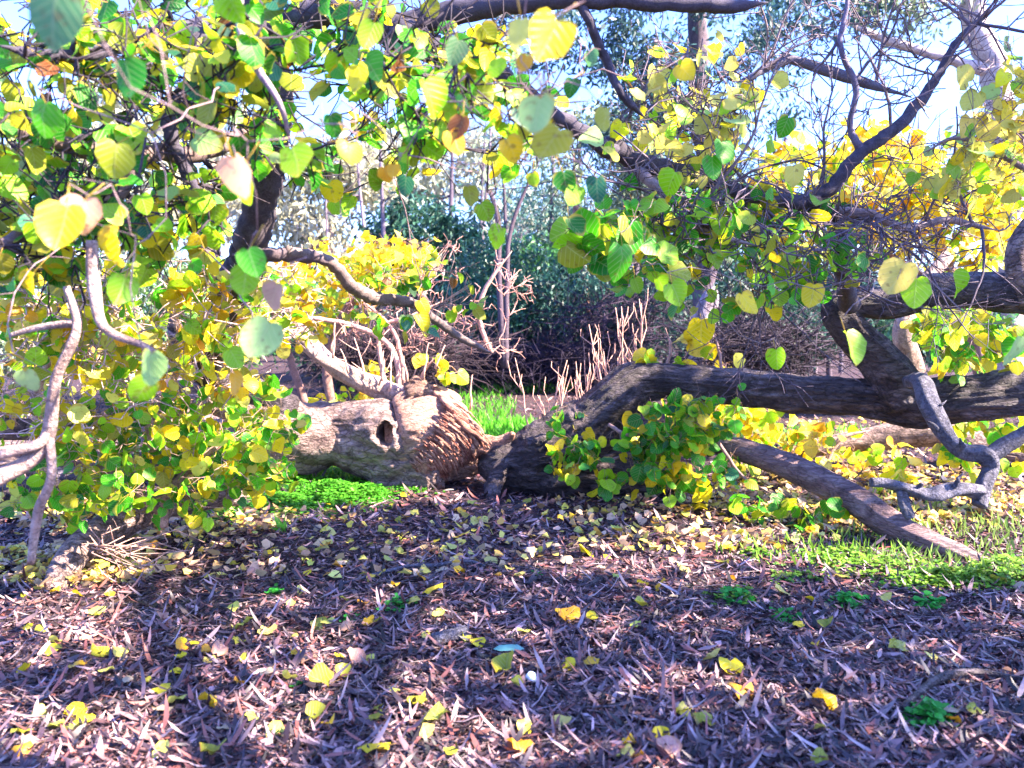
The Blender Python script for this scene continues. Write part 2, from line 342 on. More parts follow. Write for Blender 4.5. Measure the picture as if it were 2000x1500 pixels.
while cnt < 285:
    py = 985+(1500-985)*random.random()**1.6; px = random.uniform(0, 2000)
    dens = math.exp(-((px-800)/600)**2)*(1.0 if py < 1180 else .5)+.22+(.45 if px < 700 and py > 1000 else 0)
    if random.random() > dens: continue
    key = random.choices('YyoOK', [3, 4, 3, 2, 3])[0]; fallen(px, py, key, random.uniform(.04, .078)); cnt += 1
for k in protos:
    for o in protos[k]: bpy.data.objects.remove(o)

# ------------------------------------------------------------------ grass and clover
mb = MB()
def grass(cx, cy, rx, ry, n, h, col, lean=.3, wd=.006):
    a = U(0, 6.28, n); r = np.sqrt(U(0, 1, n)); g = np.array([G(cx+rx*rr*math.cos(t), max(745, cy+ry*rr*math.sin(t))) for rr, t in zip(r, a)])
    V = A(0, 0, 1)+rng.normal(0, lean, (n, 3)); hh = h*U(.5, 1.2, n)
    leaves(mb, BLADE, g, V, rng.normal(0, 1, (n, 3)), hh, np.clip(np.array(col)*rng.normal(1, .2, (n, 1)), 0, .8), curl=.5, widths=(.5, .9))
GG = (.13, .46, .03)
grass(1000, 860, 70, 28, 1500, .22, GG); grass(920, 800, 90, 30, 700, .18, GG); grass(1000, 762, 130, 10, 900, .25, (.1, .34, .04))
grass(900, 845, 60, 20, 500, .18, GG); grass(650, 925, 120, 20, 900, .08, (.3, .5, .05))
grass(1880, 1080, 200, 60, 460, .10, (.22, .36, .07)); grass(1760, 1010, 250, 50, 420, .11, (.30, .42, .08)); grass(1500, 860, 300, 20, 800, .16, GG)
grass(60, 880, 160, 30, 700, .14, GG); grass(1600, 1080, 200, 30, 200, .09, (.25, .5, .05)); grass(555, 1040, 8, 5, 14, .14, GG)
tag(mb.build('grass', M_GRASS), 'fresh green grass tufts growing between and behind the fallen trunks', 'grass', kind='stuff')
def clover(mb, cx, cy, rx, ry, n, h, s=.035, col=(.05, .38, .02)):
    a = U(0, 6.28, n); r = np.sqrt(U(0, 1, n)); k = 3
    g = np.array([G(cx+rx*rr*math.cos(t), cy+ry*rr*math.sin(t)) for rr, t in zip(r, a)])
    hump = 1.1-r; top = g+np.stack([rng.normal(0, .02, n), rng.normal(0, .02, n), h*hump*U(.4, 1.1, n)], 1)
    sticks(mb, g, top, .0015, .001, (.08, .3, .03))
    for q in range(k):
        an = U(0, 6.28, n); V = np.stack([np.cos(an), np.sin(an), U(-.1, .5, n)], 1)
        leaves(mb, ROUND, top, V, A(0, 0, 1)+rng.normal(0, .3, (n, 3)), s*U(.6, 1.2, n), np.clip(np.array(col)*rng.normal(1, .22, (n, 1))*rng.normal(1, .08, (n, 3)), 0, .8), fold=.2)
mb = MB()
for c in [(540, 985, 95, 20, 1500, .09), (650, 968, 80, 24, 1900, .13), (720, 968, 45, 18, 800, .10), (600, 945, 150, 14, 1000, .07), (665, 925, 120, 14, 1300, .06), (790, 958, 50, 8, 160, .05), (430, 1010, 70, 14, 200, .05),
          (1560, 1130, 70, 12, 60, .05), (1850, 1135, 120, 16, 600, .08), (1640, 1090, 90, 22, 260, .06), (1960, 1120, 80, 30, 360, .09), (1480, 1085, 40, 10, 60, .05), (1430, 1170, 60, 20, 40, .04), (1730, 1110, 130, 24, 300, .05)]:
    clover(mb, *c, s=.026, col=(.10, .38, .025) if c[0] < 1000 else (.20, .38, .04))
    clover(mb, c[0], c[1]+4, c[2]*1.5, c[3]*1.7, c[4]//7, c[5]*.6, s=.026, col=(.10, .34, .03))
tag(mb.build('clover', M_GRASS), 'bright green clover and chickweed carpet beside the torn trunk and diagonal log', 'ground cover', kind='stuff')
for (x, y, r, n, h, s, lab) in [(775, 1185, 28, 34, .06, .022, 'small bright green clover sprig in the middle of the litter'), (678, 1212, 12, 10, .04, .018, 'tiny green seedling left of the clover sprig'),
        (540, 1160, 14, 26, .05, .02, 'small round green weed on sunlit litter at left'), (240, 1105, 22, 30, .06, .03, 'lime green weed beside the grey limb touching the ground'),
        (1820, 1410, 42, 60, .08, .035, 'leafy dark green weed in the bottom right foreground'), (1660, 1180, 38, 46, .07, .03, 'teal green weed in the shaded litter right of middle'),
        (1440, 1172, 36, 40, .06, .03, 'loose green weed left of the teal weed in shade'), (575, 1345, 8, 8, .03, .02, 'pair of tiny green leaves sprouting in pink litter'),
        (1530, 1205, 28, 24, .05, .028, 'flat green weed beside a yellow leaf in shade'), (1045, 1124, 5, 3, .03, .03, 'single bright green seedling leaf near the thin stick'),
        (1820, 1185, 24, 30, .06, .035, 'yellowish green weed below the bright clover at right')]:
    mb = MB(); clover(mb, x, y, r, r*.35, n, h, s=s, col=(.04, .34, .04)); tag(mb.build('weed', M_GRASS), lab, 'weed')

# ------------------------------------------------------------------ logs
def path(pts, n=8):
    """(px, py, depth, radius in photo pixels) -> smooth 3D path and radii in metres"""
    q = smooth_path([list(P(a, b, d))+[r*d/F_PX] for a, b, d, r in pts], n)
    return q[:, :3], np.maximum(q[:, 3], .002)
def bumpy(amp=.12, sc=3.0, fine=.05, seed=0, ridge=0.0):
    def f(p, a):
        out = np.ones((len(p), len(a)))
        for i in range(len(p)):
            for j in range(len(a)):
                c, s = math.cos(a[j]), math.sin(a[j])
                v = Vector((p[i][0]*sc+seed, c*.9+p[i][1]*sc*.5, s*.9+p[i][2]*sc*.5))
                w_ = 1+amp*noise.noise(v)+fine*noise.noise(v*4)
                if ridge: w_ += ridge*abs(noise.noise(Vector((p[i][0]*1.2+seed, c*5, s*5+p[i][2]*1.5))))
                out[i, j] = w_
        return out
    return f
T1 = thing('fallen_tree', 'pale fallen tree trunk at left with round knothole and torn root end', 'fallen tree')
# --- trunk with the knothole pressed in
pts = [(-150, 900, 8.1, 50), (100, 885, 7.9, 55), (300, 880, 7.7, 60), (450, 878, 7.6, 68), (560, 862, 7.5, 70), (650, 846, 7.45, 58), (720, 858, 7.4, 72), (780, 872, 7.4, 88), (830, 868, 7.4, 98), (862, 866, 7.42, 88)]
p, r = path(pts, 26); mb = MB(); tube(mb, p, r, 130, disp=bumpy(.30, 2.6, .09, 3, .12))
V = mb.v[0]; hole = P(750, 848, 6.97); hole2 = P(755, 905, 7.0)
d = np.linalg.norm((V-hole)*A(1.15, .35, .9), axis=1)*(1+.08*np.sin(np.arctan2(V[:, 2]-hole[2], V[:, 0]-hole[0])*3+1)+.05*np.sin(np.arctan2(V[:, 2]-hole[2], V[:, 0]-hole[0])*7)); yc = 7.42
front = V[:, 1] < yc
rh = .098
k = np.clip((rh-d)/(.03), 0, 1); rim = np.exp(-((d-rh*1.35)/.06)**2)
V[front, 1] += (k*.34)[front]; V[front, 1] -= (rim*.028)[front]
d3 = np.linalg.norm((V-P(800, 790, 7.1))*A(1, .3, .45), axis=1); V[front, 1] -= (np.exp(-(d3/.10)**2)*.06)[front]
for i in range(len(V)):      # decayed, pitted underside towards the torn end
    s_ = max(0, min(1, (V[i, 0]+1.35)/.5)) * max(0, min(1, (.55-V[i, 2])/.3))
    if s_ > 0:
        nz = noise.noise(Vector((V[i, 0]*9, V[i, 1]*5, V[i, 2]*16))); V[i, 1] += s_*max(0, nz)*.13
trunk = mb.build('trunk', M_TRUNK, T1)
# --- torn, fanned-out root end
sil = [(755, 806, 934), (785, 782, 952), (812, 756, 962), (838, 752, 964), (862, 776, 960), (888, 806, 952), (910, 832, 942), (930, 852, 930), (950, 868, 912)]
pp = []; rr = []
for k_, (x, tp, bt) in enumerate(sil): pp.append(P(x, (tp+bt)/2, 7.38+.02*k_)); rr.append((bt-tp)/2*7.38/F_PX)
q = smooth_path(np.hstack([np.array(pp), np.array(rr)[:, None]]), 12); mb = MB()
def torn(p, a):
    out = np.ones((len(p), len(a)))
    for i in range(len(p)):
        t_ = i/len(p)
        for j in range(len(a)):
            th = a[j]+t_*.5; c, s = math.cos(th), math.sin(th)
            out[i, j] = .97+.04*noise.noise(Vector((c*5, s*5, t_*1.2)))+(.05+.05*t_)*noise.noise(Vector((c*24, s*24, t_*1.2)))+.05*noise.noise(Vector((c*3, s*3, t_*3)))
    return out
tube(mb, q[:, :3], q[:, 3], 150, disp=torn, col=(1, 1, 1))
V = mb.v[0]
n150 = len(q)*150
for i in range(n150):      # ragged lip at the right
    ring = i//150
    if ring > len(q)-14:
        t_ = (ring-(len(q)-14))/14; V[i, 0] += t_*.16*noise.noise(Vector((V[i, 2]*14, V[i, 1]*14, 1)))+t_*.1*max(0, .45-V[i, 2])
mb.c[0][:] = np.array([1, .95, .93]); V_ = V
mb.build('torn_wood', M_WOOD, T1)
def shard(a, b, w_, th, col=(1, 1, 1), parent=T1, name='splinter', m=M_WOOD):
    mb = MB(); t = np.linspace(0, 1, 9); p = a[None]+(b-a)[None]*t[:, None]+rng.normal(0, .006, (9, 3)); 
    def fl(pp_, an): return np.abs(np.cos(an))[None]*1+np.abs(np.sin(an))[None]*th/w_+rng.normal(0, .08, (9, len(an)))
    tube(mb, p, w_*(1-t**2*.9)*(.5+.5*np.minimum(1, t*4)), 10, col, disp=fl); return mb.build(name, m, parent)
for a, b, w_ in [((862, 778, 7.12), (932, 836, 7.0), .045), ((878, 772, 7.3), (925, 815, 7.2), .04), ((872, 792, 7.0), (944, 852, 6.93), .05), ((850, 765, 7.2), (905, 800, 7.1), .05), ((885, 812, 6.95), (960, 872, 6.9), .045), ((840, 758, 7.3), (872, 766, 7.3), .05)]:
    shard(P(*a), P(*b), w_, .018, random.choice([(1.1, .95, .9), (.7, .45, .42), (.9, .65, .6)]))
mb = MB()          # long fibres sweeping down and to the right over the tear
for k_ in range(560):
    s_ = random.random(); j = random.uniform(0, .6); e_ = j+random.uniform(.2, 1.0-j)
    a0 = A(872, 790)*(1-s_)+A(802, 905)*s_; b0 = A(948, 880)*(1-s_)+A(842, 966)*s_; b0 = b0+rng.normal(0, 5, 2); a0 = a0+rng.normal(0, 7, 2); m0 = (a0+b0)/2+A(22, -14)*(1-.5*s_)+rng.normal(0, 6, 2)
    if s_ < .35: b0 = b0+A(14, 6)*random.random()
    pt = []
    for t in np.linspace(j, e_, 8):
        q2 = (1-t)**2*a0+2*t*(1-t)*m0+t*t*b0; cy_ = 858; R_ = .47-.10*t*(1-s_); dy_ = (q2[1]-cy_)*7/F_PX
        pt.append(P(q2[0], q2[1], 7.36+.03*s_-math.sqrt(max(.01, R_*R_-dy_*dy_*.95))+.015*math.sin(k_+t*4)-random.uniform(0, .02)))
    w0 = random.uniform(.003, .015)*random.uniform(.6, 1.2); c0 = random.choice([(1.1, 1, .98), (1, .88, .85), (.75, .52, .48), (.55, .32, .3), (1.15, 1.08, 1.05)])
    tube(mb, np.array(pt), w0*np.array([.3, .8, 1, 1, 1, .85, .6, .2]), 5, c0)
mb.build('torn_fibres', M_WOOD, T1)
mb = MB(); p, r = path([(905, 880, 7.1, 26), (945, 868, 7.05, 20), (975, 864, 7.0, 13), (997, 852, 6.95, 9), (1001, 846, 6.9, 4)]); tube(mb, p, r, 24, disp=bumpy(.3, 8, .2, 5), col=(1, .85, .8)); mb.build('root_spur', M_WOOD, T1)
mb = MB()
p, r = path([(800, 800, 7.35, 22), (815, 768, 7.3, 24), (822, 750, 7.3, 20), (826, 742, 7.28, 9)], 10); tube(mb, p, r, 40, disp=bumpy(.5, 9, .3, 2)); mb.build('root_knob', M_WOOD, T1)
def limb(name, pts, m, parent, k=28, amp=.14, seed=0, col=(1, 1, 1), n=9, ridge=0):
    mb = MB(); p, r = path(pts, n); tube(mb, p, r, k, disp=bumpy(amp, 4, .07, seed, ridge), col=col); mb.build(name, m, parent); return p, r
M_LIMB = mat('limb_bark', bark_b, dark=(.14, .085, .075), mid=(.36, .25, .22), light=(.55, .43, .38), scale=9, bump=.5)
limb('limb', [(850, 800, 7.5, 26), (780, 775, 7.5, 21), (700, 742, 7.4, 19), (630, 700, 7.3, 16), (590, 655, 7.2, 14), (560, 600, 7.1, 11), (545, 540, 7.0, 8)], M_LIMB, T1, seed=2, amp=.5, ridge=.3)
limb('limb', [(560, 800, 7.1, 34), (490, 760, 6.8, 26), (430, 735, 6.6, 22), (370, 690, 6.4, 19), (345, 640, 6.3, 17), (350, 560, 6.2, 12)], M_DARKBARK, T1, seed=4)
limb('limb', [(690, 862, 7.42, 44), (600, 850, 7.3, 54), (500, 800, 7.0, 50), (420, 770, 6.8, 40), (330, 770, 6.6, 26)], M_TRUNK, T1, seed=14)
A1 = thing('fallen_branch', 'long half sunlit fallen branch running in from the left edge below the yellow leaves', 'branch')
limb('stem', [(420, 785, 6.0, 18), (340, 795, 5.6, 22), (270, 812, 5.3, 22), (200, 835, 5.1, 20), (100, 838, 4.9, 20), (-60, 836, 4.7, 22)], M_TRUNK, A1, seed=6)
A2 = thing('bent_limb', 'grey pink limb arching down onto the ground at lower left', 'branch')
limb('stem', [(470, 960, 5.9, 28), (400, 965, 5.7, 32), (310, 985, 5.4, 33), (225, 1025, 5.1, 34), (165, 1065, 4.8, 32), (130, 1110, 4.6, 28), (112, 1165, 4.45, 30)], M_TRUNK, A2, seed=7)
mb = MB()
for k_ in range(26):
    b0 = P(U(170, 240), U(1060, 1085), 4.6); q0 = b0+A(U(-.1, .45), U(-.15, .1), U(-.1, .15)); q1 = q0+A(U(-.05, .2), 0, U(-.1, .08))
    sticks(mb, np.array([b0, q0]), np.array([q0, q1]), .005, .003, (.6, .42, .36))
mb.build('twigs', M_TWIG, A2)
A3 = thing('dark_log', 'dark shaded log lying at the far left edge below the long branch', 'log')
limb('stem', [(330, 890, 6.2, 20), (230, 915, 5.9, 24), (120, 945, 5.7, 26), (0, 962, 5.5, 24), (-80, 965, 5.4, 22)], M_DARKBARK, A3, seed=8)
LIMB_SPROUTS = [(760, 765, 7.3), (710, 738, 7.25), (680, 728, 7.2), (650, 700, 7.15), (610, 672, 7.1), (585, 640, 7.0), (740, 752, 7.3), (560, 600, 7.0)]
A4 = thing('broken_branch', 'pale forked broken branch hanging blurred at the left edge', 'branch')
limb('stem', [(130, 560, 2.6, 7), (150, 640, 2.6, 9), (110, 740, 2.6, 10), (95, 850, 2.65, 12), (60, 900, 2.65, 15), (-40, 950, 2.6, 20)], M_LIMB, A4, seed=9, amp=.2)
limb('fork', [(150, 630, 2.6, 8), (75, 640, 2.6, 6), (20, 655, 2.6, 4)], M_LIMB, A4, seed=9)
limb('fork', [(98, 840, 2.65, 9), (70, 870, 2.62, 10), (-20, 890, 2.6, 14)], M_LIMB, A4, seed=10)
limb('fork', [(95, 850, 2.65, 9), (100, 930, 2.65, 8), (75, 1000, 2.7, 9), (60, 1100, 2.75, 7)], M_LIMB, A4, seed=11)
limb('fork', [(180, 470, 2.6, 10), (185, 560, 2.6, 12), (205, 640, 2.6, 9), (290, 680, 2.6, 6), (330, 720, 2.6, 4)], M_LIMB, A4, seed=12)

# right hand trunk
T2 = thing('fallen_tree', 'dark fallen trunk arching up from the centre and running to the right edge', 'fallen tree')
limb('trunk', [(940, 900, 7.15, 22), (975, 905, 7.1, 42), (1040, 898, 7.05, 56), (1100, 870, 7.0, 60), (1160, 832, 6.98, 57), (1210, 778, 6.9, 46), (1250, 748, 6.9, 37), (1300, 744, 6.85, 32), (1380, 750, 6.75, 33),
      (1480, 760, 6.65, 35), (1600, 772, 6.5, 34), (1700, 778, 6.4, 36), (1790, 785, 6.3, 42), (1890, 780, 6.1, 42), (2010, 765, 6, 44), (2250, 730, 5.8, 52)], M_DARKBARK, T2, k=90, n=16, amp=.18, seed=20, ridge=.25)
limb('root', [(1000, 900, 7.0, 26), (978, 920, 6.9, 19), (965, 948, 6.8, 16), (958, 985, 6.7, 15)], M_DARKBARK, T2, seed=22, ridge=.2)
limb('root_mass', [(985, 925, 7.1, 30), (1060, 930, 7.05, 42), (1150, 925, 7.0, 48), (1230, 928, 7.0, 42), (1300, 935, 6.95, 26), (1345, 950, 6.9, 8)], M_DARKBARK, T2, k=60, seed=23, amp=.35, ridge=.5)
limb('limb', [(1770, 785, 6.25, 42), (1742, 735, 6.25, 40), (1700, 688, 6.25, 34), (1655, 640, 6.25, 32), (1640, 605, 6.25, 32), (1670, 592, 6.25, 28), (1740, 590, 6.2, 29), (1820, 570, 6.1, 32), (1900, 568, 6.05, 33), (1985, 572, 6, 36), (2080, 590, 6, 40)], M_DARKBARK, T2, k=44, seed=24, amp=.2, ridge=.2)
limb('limb', [(1995, 590, 5.95, 24), (1985, 530, 5.9, 20), (1990, 480, 5.9, 20), (2020, 430, 5.9, 18)], M_TRUNK, T2, seed=25)
limb('limb', [(1790, 730, 7.4, 18), (1765, 660, 7.4, 20), (1770, 620, 7.4, 17), (1800, 560, 7.5, 14), (1850, 500, 7.6, 12)], M_LIMB, T2, seed=26)
M_BLUEBARK = mat('weathered_bark', bark_b, dark=(.035, .035, .055), mid=(.11, .105, .14), light=(.28, .26, .31), scale=10, bump=.7)
DB = 'dead_branch'
limb(DB, [(1775, 745, 6.0, 16), (1800, 745, 5.7, 18), (1815, 790, 5.5, 17), (1845, 845, 5.4, 17), (1880, 880, 5.35, 18), (1925, 888, 5.3, 18), (1935, 915, 5.3, 15), (1922, 950, 5.25, 15), (1912, 988, 5.2, 14)], M_BLUEBARK, T2, seed=27, amp=.55)
limb(DB, [(1930, 895, 5.3, 14), (1970, 865, 5.3, 14), (2030, 830, 5.3, 15)], M_BLUEBARK, T2, seed=28, amp=.55)
limb(DB, [(1915, 962, 5.2, 13), (1870, 955, 5.15, 13), (1820, 968, 5.1, 12), (1770, 955, 5.1, 13), (1735, 945, 5.1, 10), (1700, 942, 5.1, 8)], M_BLUEBARK, T2, seed=29, amp=.55)
limb(DB, [(1762, 955, 5.1, 11), (1768, 985, 5.1, 10), (1780, 1010, 5.1, 9)], M_BLUEBARK, T2, seed=30, amp=.55)
for (x, y, d_, dx) in [(1880, 878, 5.3, -.3), (1845, 845, 5.4, -.8), (1860, 955, 5.12, .3), (1800, 962, 5.1, -.2), (1925, 900, 5.25, 1), (1820, 800, 5.45, .9)]:
    shard(P(x, y, d_), P(x, y, d_)+norm(A(dx, -.3, U(.2, 1)))*U(.08, .2), .018, .012, (.3, .3, .38), T2, 'broken_stub', M_BLUEBARK)
L2 = thing('diagonal_log', 'purple brown bare log sloping down from behind the leaves to the lower right ground', 'log')
limb('log', [(1400, 865, 6.5, 18), (1470, 885, 6.3, 22), (1560, 920, 6.0, 25), (1660, 970, 5.6, 27), (1760, 1035, 5.2, 25), (1860, 1078, 4.98, 20), (1960, 1118, 4.8, 8)],
     mat('bare_log', bark_b, dark=(.07, .04, .045), mid=(.2, .13, .135), light=(.42, .31, .3), scale=6, bump=.7, stretch=(.5, 1, 3)), L2, k=40, n=14, seed=31, ridge=.3)
L3 = thing('mossy_log', 'brown log lying on sunlit ground behind the arched trunk at right', 'log')
limb('log', [(1560, 880, 8.2, 14), (1680, 862, 8.2, 24), (1800, 845, 8.1, 28), (1900, 862, 8, 28), (2050, 890, 8, 28)], M_TRUNK, L3, seed=33)
# bare shoots growing on top of the arched trunk
for (x0, y0, n_, h0, h1, lab) in [(1165, 865, 9, 110, 210, 'a'), (1225, 810, 9, 100, 230, 'b'), (1080, 862, 7, 70, 190, 'c')]:
    for k_ in range(n_):
        mb = MB(); xx = x0+U(-45, 45); yy = y0+(.0 if lab == 'c' else -(xx-x0)*.55)+10; h = U(h0, h1); dd = U(6.95, 7.15)
        a = P(xx, yy, dd); pt = [a]; lean = U(-.25, .25)
        for s_ in range(5): pt.append(P(xx+lean*h*(s_+1)/5+U(-5, 5), yy-h*(s_+1)/5, dd))
        pt = np.array(pt); tube(mb, pt, np.linspace(.010, .0035, 6), 6, (.95, .62, .5))
        for q_ in range(5):
            i0 = random.randrange(1, 5); b0 = pt[i0]; b1 = b0+A(U(-.12, .12), U(-.05, .05), U(.06, .2)); b2 = b1+A(U(-.03, .03), 0, U(.05, .14)); sticks(mb, np.array([b0, b1]), np.array([b1, b2]), .005, .0028, (.95, .62, .5))
        mb.build('shoot', M_TWIG, T2)
for (x, y, h, ln) in [(918, 800, 68, 4), (795, 745, 50, -6), (828, 740, 70, 8), (745, 745, 60, 3), (648, 690, 60, 6), (848, 720, 46, 20)]:
    mb = MB(); pt = np.array([P(x+ln*t+U(-2, 2), y-h*t, 7.25) for t in np.linspace(0, 1, 5)]); tube(mb, pt, np.linspace(.012, .004, 5), 6, (.95, .62, .5)); mb.build('shoot', M_TWIG, T1)

# ------------------------------------------------------------------ branching tree builder
class Skel:
    def __init__(s): s.p = np.zeros((0, 3)); s.r = np.zeros(0); s.mb = MB(); s.tips = []
    def nodes(s, p, r): s.p = np.vstack([s.p, p]); s.r = np.concatenate([s.r, r])
    def limb(s, pts, k=10, n=7, seed=0, amp=.15, col=(1, 1, 1)):
        p, r = path(pts, n)
        if pts[-1][3] <= 12: r[-4:] *= [.85, .65, .42, .2]
        p = p+rng.normal(0, 1, p.shape)*r[:, None]*.12; s.limb3(p, r, k, seed, amp, col)
    def limb3(s, p, r, k=10, seed=0, amp=.15, col=(1, 1, 1)):
        tube(s.mb, p, r, k, col, disp=bumpy(amp, 5, .08, seed)); s.nodes(p, r)
    def reach(s, targets, r0=.012, rt=.0025, crook=.10, col=(1, 1, 1), spur=0.6, seg=.09, sag=0.0, k=5, spurlen=.12, maxlen=None):
        t = np.atleast_2d(targets); d0 = np.array([np.min(np.linalg.norm(s.p-x, axis=1)) for x in t])
        for i in np.argsort(d0):
            x = t[i]; dd = np.linalg.norm(s.p-x, axis=1); j = int(np.argmin(dd)); L = dd[j]
            if L < .02 or (maxlen and L > maxlen): continue
            a = s.p[j]; n = int(np.clip(L/seg, 3, 12)); tt = np.linspace(0, 1, n+1)[:, None]
            off = rng.normal(0, crook*seg*1.3, (n+1, 3)); off[0] = 0; bow = rng.normal(0, crook*L, 3)+A(0, 0, -sag*L)
            p = a+(x-a)*tt+off+bow*(np.sin(math.pi*tt))
            ra = min(s.r[j]*.75, r0*(.5+min(L, 1))); r = np.linspace(max(ra, rt), rt, n+1)
            tube(s.mb, p, r, k, col); s.nodes(p[1:], r[1:]); s.tips.append(p)
            if spur:
                m = rng.poisson(spur*n); 
                if m:
                    q = rng.integers(1, n+1, m); b = p[q]; dr = norm(rng.normal(0, 1, (m, 3))*.7+norm(x-a)*1.1); e = b+dr*U(.25, 1, (m, 1))*spurlen
                    sticks(s.mb, b, e, np.maximum(r[q]*.6, rt*.8), rt*.7, col)
                    e2 = e+norm(dr+rng.normal(0, .6, (m, 3)))*U(.2, .7, (m, 1))*spurlen; sticks(s.mb, e, e2, rt*.75, rt*.6, col)
def sprout(sk, a, d, L, r, lvl, col, curve=.25):
    """a forking twig that keeps its growth direction and carries shorter side twigs in alternating order"""
    n = max(3, int(L/.06)); d = d/np.linalg.norm(d); bend = rng.normal(0, curve, 3)+A(0, 0, .10); p = [a]
    for i in range(n):
        d = norm(d+bend/n+rng.normal(0, .10, 3)); p.append(p[-1]+d*L/n)
    p = np.array(p); rr = np.linspace(r, max(.0022, r*.35), n+1); tube(sk.mb, p, rr, 5 if lvl > 1 else 4, col); sk.nodes(p[1:], rr[1:]); sk.tips.append(p)
    if lvl == 0: return
    side = norm(np.cross(d, rng.normal(0, 1, 3))); k = max(2, int(L/.13))
    for q in range(k):
        i = int((q+.8)/(k+.6)*n); i = min(max(i, 1), n-1); t = norm(p[i+1]-p[i]); sgn = 1 if q % 2 else -1
        dd = norm(t*.75+sgn*side*U(.5, 1)+rng.normal(0, .25, 3)); sprout(sk, p[i], dd, L*U(.3, .58), max(.0026, rr[i]*.62), lvl-1, col, curve)
def blob(cx, cy, rx, ry, d0, d1, n):
    a = U(0, 6.28, n); r = np.sqrt(U(0, 1, n)); return np.array([P(cx+rx*rr*math.cos(t), cy+ry*rr*math.sin(t), d) for rr, t, d in zip(r, a, U(d0, d1, n))])
def dress(mb, sk, tips, per, size, mix, tpl=HEART, spread=.08, face=.7, pet=True, down=.7, col=(.45, .3, .1)):
    """hang leaves on short stalks along the last stretch of each twig"""
    for p in tips:
        n = max(1, rng.poisson(per)); i = rng.integers(max(1, len(p)//2), len(p), n); a = p[i]
        off = rng.normal(0, 1, (n, 3)); off = norm(off)*spread*U(.35, 1.2, (n, 1)); b = a+off*A(1, 1, .8)-A(0, 0, spread*.25)
        if pet: sticks(mb, a, b, .0018, .0012, col)
        V = A(0, 0, -down)+rng.normal(0, .8, (n, 3)); N = A(.1, -face*.8, .5)+rng.normal(0, .75, (n, 3))
        leaves(mb, tpl, b, V, N, size*U(.6, 1.2, n), pick(mix, n), fold=.42, curl=.45, wob=.045, side=.6)

DARKT = (.10, .085, .10); GREYT = (.30, .24, .24); PINKT = (.75, .5, .43)
for (x, y, d_) in LIMB_SPROUTS:
    s = Skel(); sprout(s, P(x, y, d_), A(U(-.5, .5), U(-.3, .1), 1), U(.25, .55), .012, 1, (.95, .66, .56)); s.mb.build('shoot', M_TWIG, T1)
# --- foreground tree, upper left
FT = thing('overhanging_tree', 'near dark limbed tree whose green and yellow heart leaves hang over the upper left', 'tree'); sk = Skel()
sk.limb([(440, -250, 4.2, 60), (500, -60, 4.2, 44), (515, 60, 4.2, 34), (545, 200, 4.25, 27), (525, 330, 4.3, 27), (500, 430, 4.4, 31), (478, 520, 4.6, 34), (430, 640, 5.0, 30), (400, 730, 5.5, 30)], 24, 9, col=(.09, .08, .10))
sk.limb([(560, 490, 4.4, 10), (640, 510, 4.6, 12), (690, 560, 4.8, 13), (740, 583, 5.0, 12), (800, 590, 5.2, 10), (850, 625, 5.3, 9), (910, 665, 5.3, 7), (965, 692, 5.3, 3)], 12, 8, col=(.26, .22, .22))
sk.reach(blob(800, 560, 150, 90, 4.8, 5.5, 22), .009, .003, .12, (.35, .27, .26), spur=1.4, seg=.1)
sk.limb([(500, 500, 4.4, 16), (540, 500, 4.4, 13), (600, 500, 4.5, 13), (650, 515, 4.6, 12)], 10, 5, col=(.16, .13, .16))
sk.limb([(520, 60, 4.2, 25), (640, 20, 4.1, 26), (770, 60, 4.0, 30), (850, 95, 4.0, 26), (930, 110, 4.0, 20), (990, 150, 4.0, 16), (1080, 220, 4.1, 14), (1200, 300, 4.3, 16)], 16, 8, col=(.085, .08, .12))
sk.limb([(760, 60, 4.0, 24), (860, 30, 4.0, 22), (1000, 5, 3.9, 20), (1200, 0, 3.9, 16), (1400, 12, 3.9, 13), (1500, 5, 3.9, 6)], 14, 8, col=(.085, .08, .12))
sk.limb([(1120, -30, 3.9, 10), (1150, 40, 3.9, 9), (1180, 110, 4, 9), (1215, 185, 4, 8), (1260, 230, 4.1, 6)], 10, 6, col=(.085, .08, .12))
sk.limb([(510, 80, 4.2, 22), (380, 60, 3.6, 20), (240, 90, 3.0, 16), (120, 110, 2.7, 12), (0, 90, 2.5, 10)], 12, 8, col=(.085, .08, .12))
sk.limb([(540, 230, 4.25, 16), (420, 290, 3.7, 16), (280, 300, 3.2, 16), (150, 290, 2.9, 16), (30, 250, 2.7, 16), (-60, 200, 2.6, 16)], 12, 8, col=(.20, .15, .15))
sk.limb([(390, 60, 3.6, 20), (380, 150, 3.5, 16), (330, 230, 3.3, 14), (360, 330, 3.3, 12), (400, 400, 3.2, 10), (430, 500, 3.1, 9)], 12, 8, col=(.085, .08, .12))
sk.limb([(270, 300, 3.2, 14), (230, 380, 3.0, 14), (140, 430, 2.8, 14), (60, 450, 2.7, 12), (-30, 500, 2.6, 12)], 12, 7, col=(.18, .14, .16))
sk.limb([(470, -40, 2.6, 7), (470, 60, 2.5, 7), (500, 130, 2.5, 8), (545, 200, 2.5, 6), (570, 290, 2.6, 4)], 8, 7, col=(.5, .42, .5))
def clear_of(t, cx, cy, rx, ry):
    r = t-A(0, 0, H_CAM); y_ = r[:, 1]*math.cos(PITCH)-r[:, 2]*math.sin(PITCH); X = 1000+F_PX*r[:, 0]/y_; Y = 750-F_PX*(r[:, 1]*math.sin(PITCH)+r[:, 2]*math.cos(PITCH))/y_
    return t[((X-cx)/rx)**2+((Y-cy)/ry)**2 > 1]
tg = np.vstack([blob(220, 200, 340, 260, 2.5, 4.4, 210), blob(650, 160, 280, 200, 2.5, 4.4, 130), blob(950, 180, 170, 130, 2.3, 3.4, 30), blob(120, 430, 210, 140, 2.4, 3.6, 45), blob(450, 400, 150, 120, 2.6, 3.8, 24)])
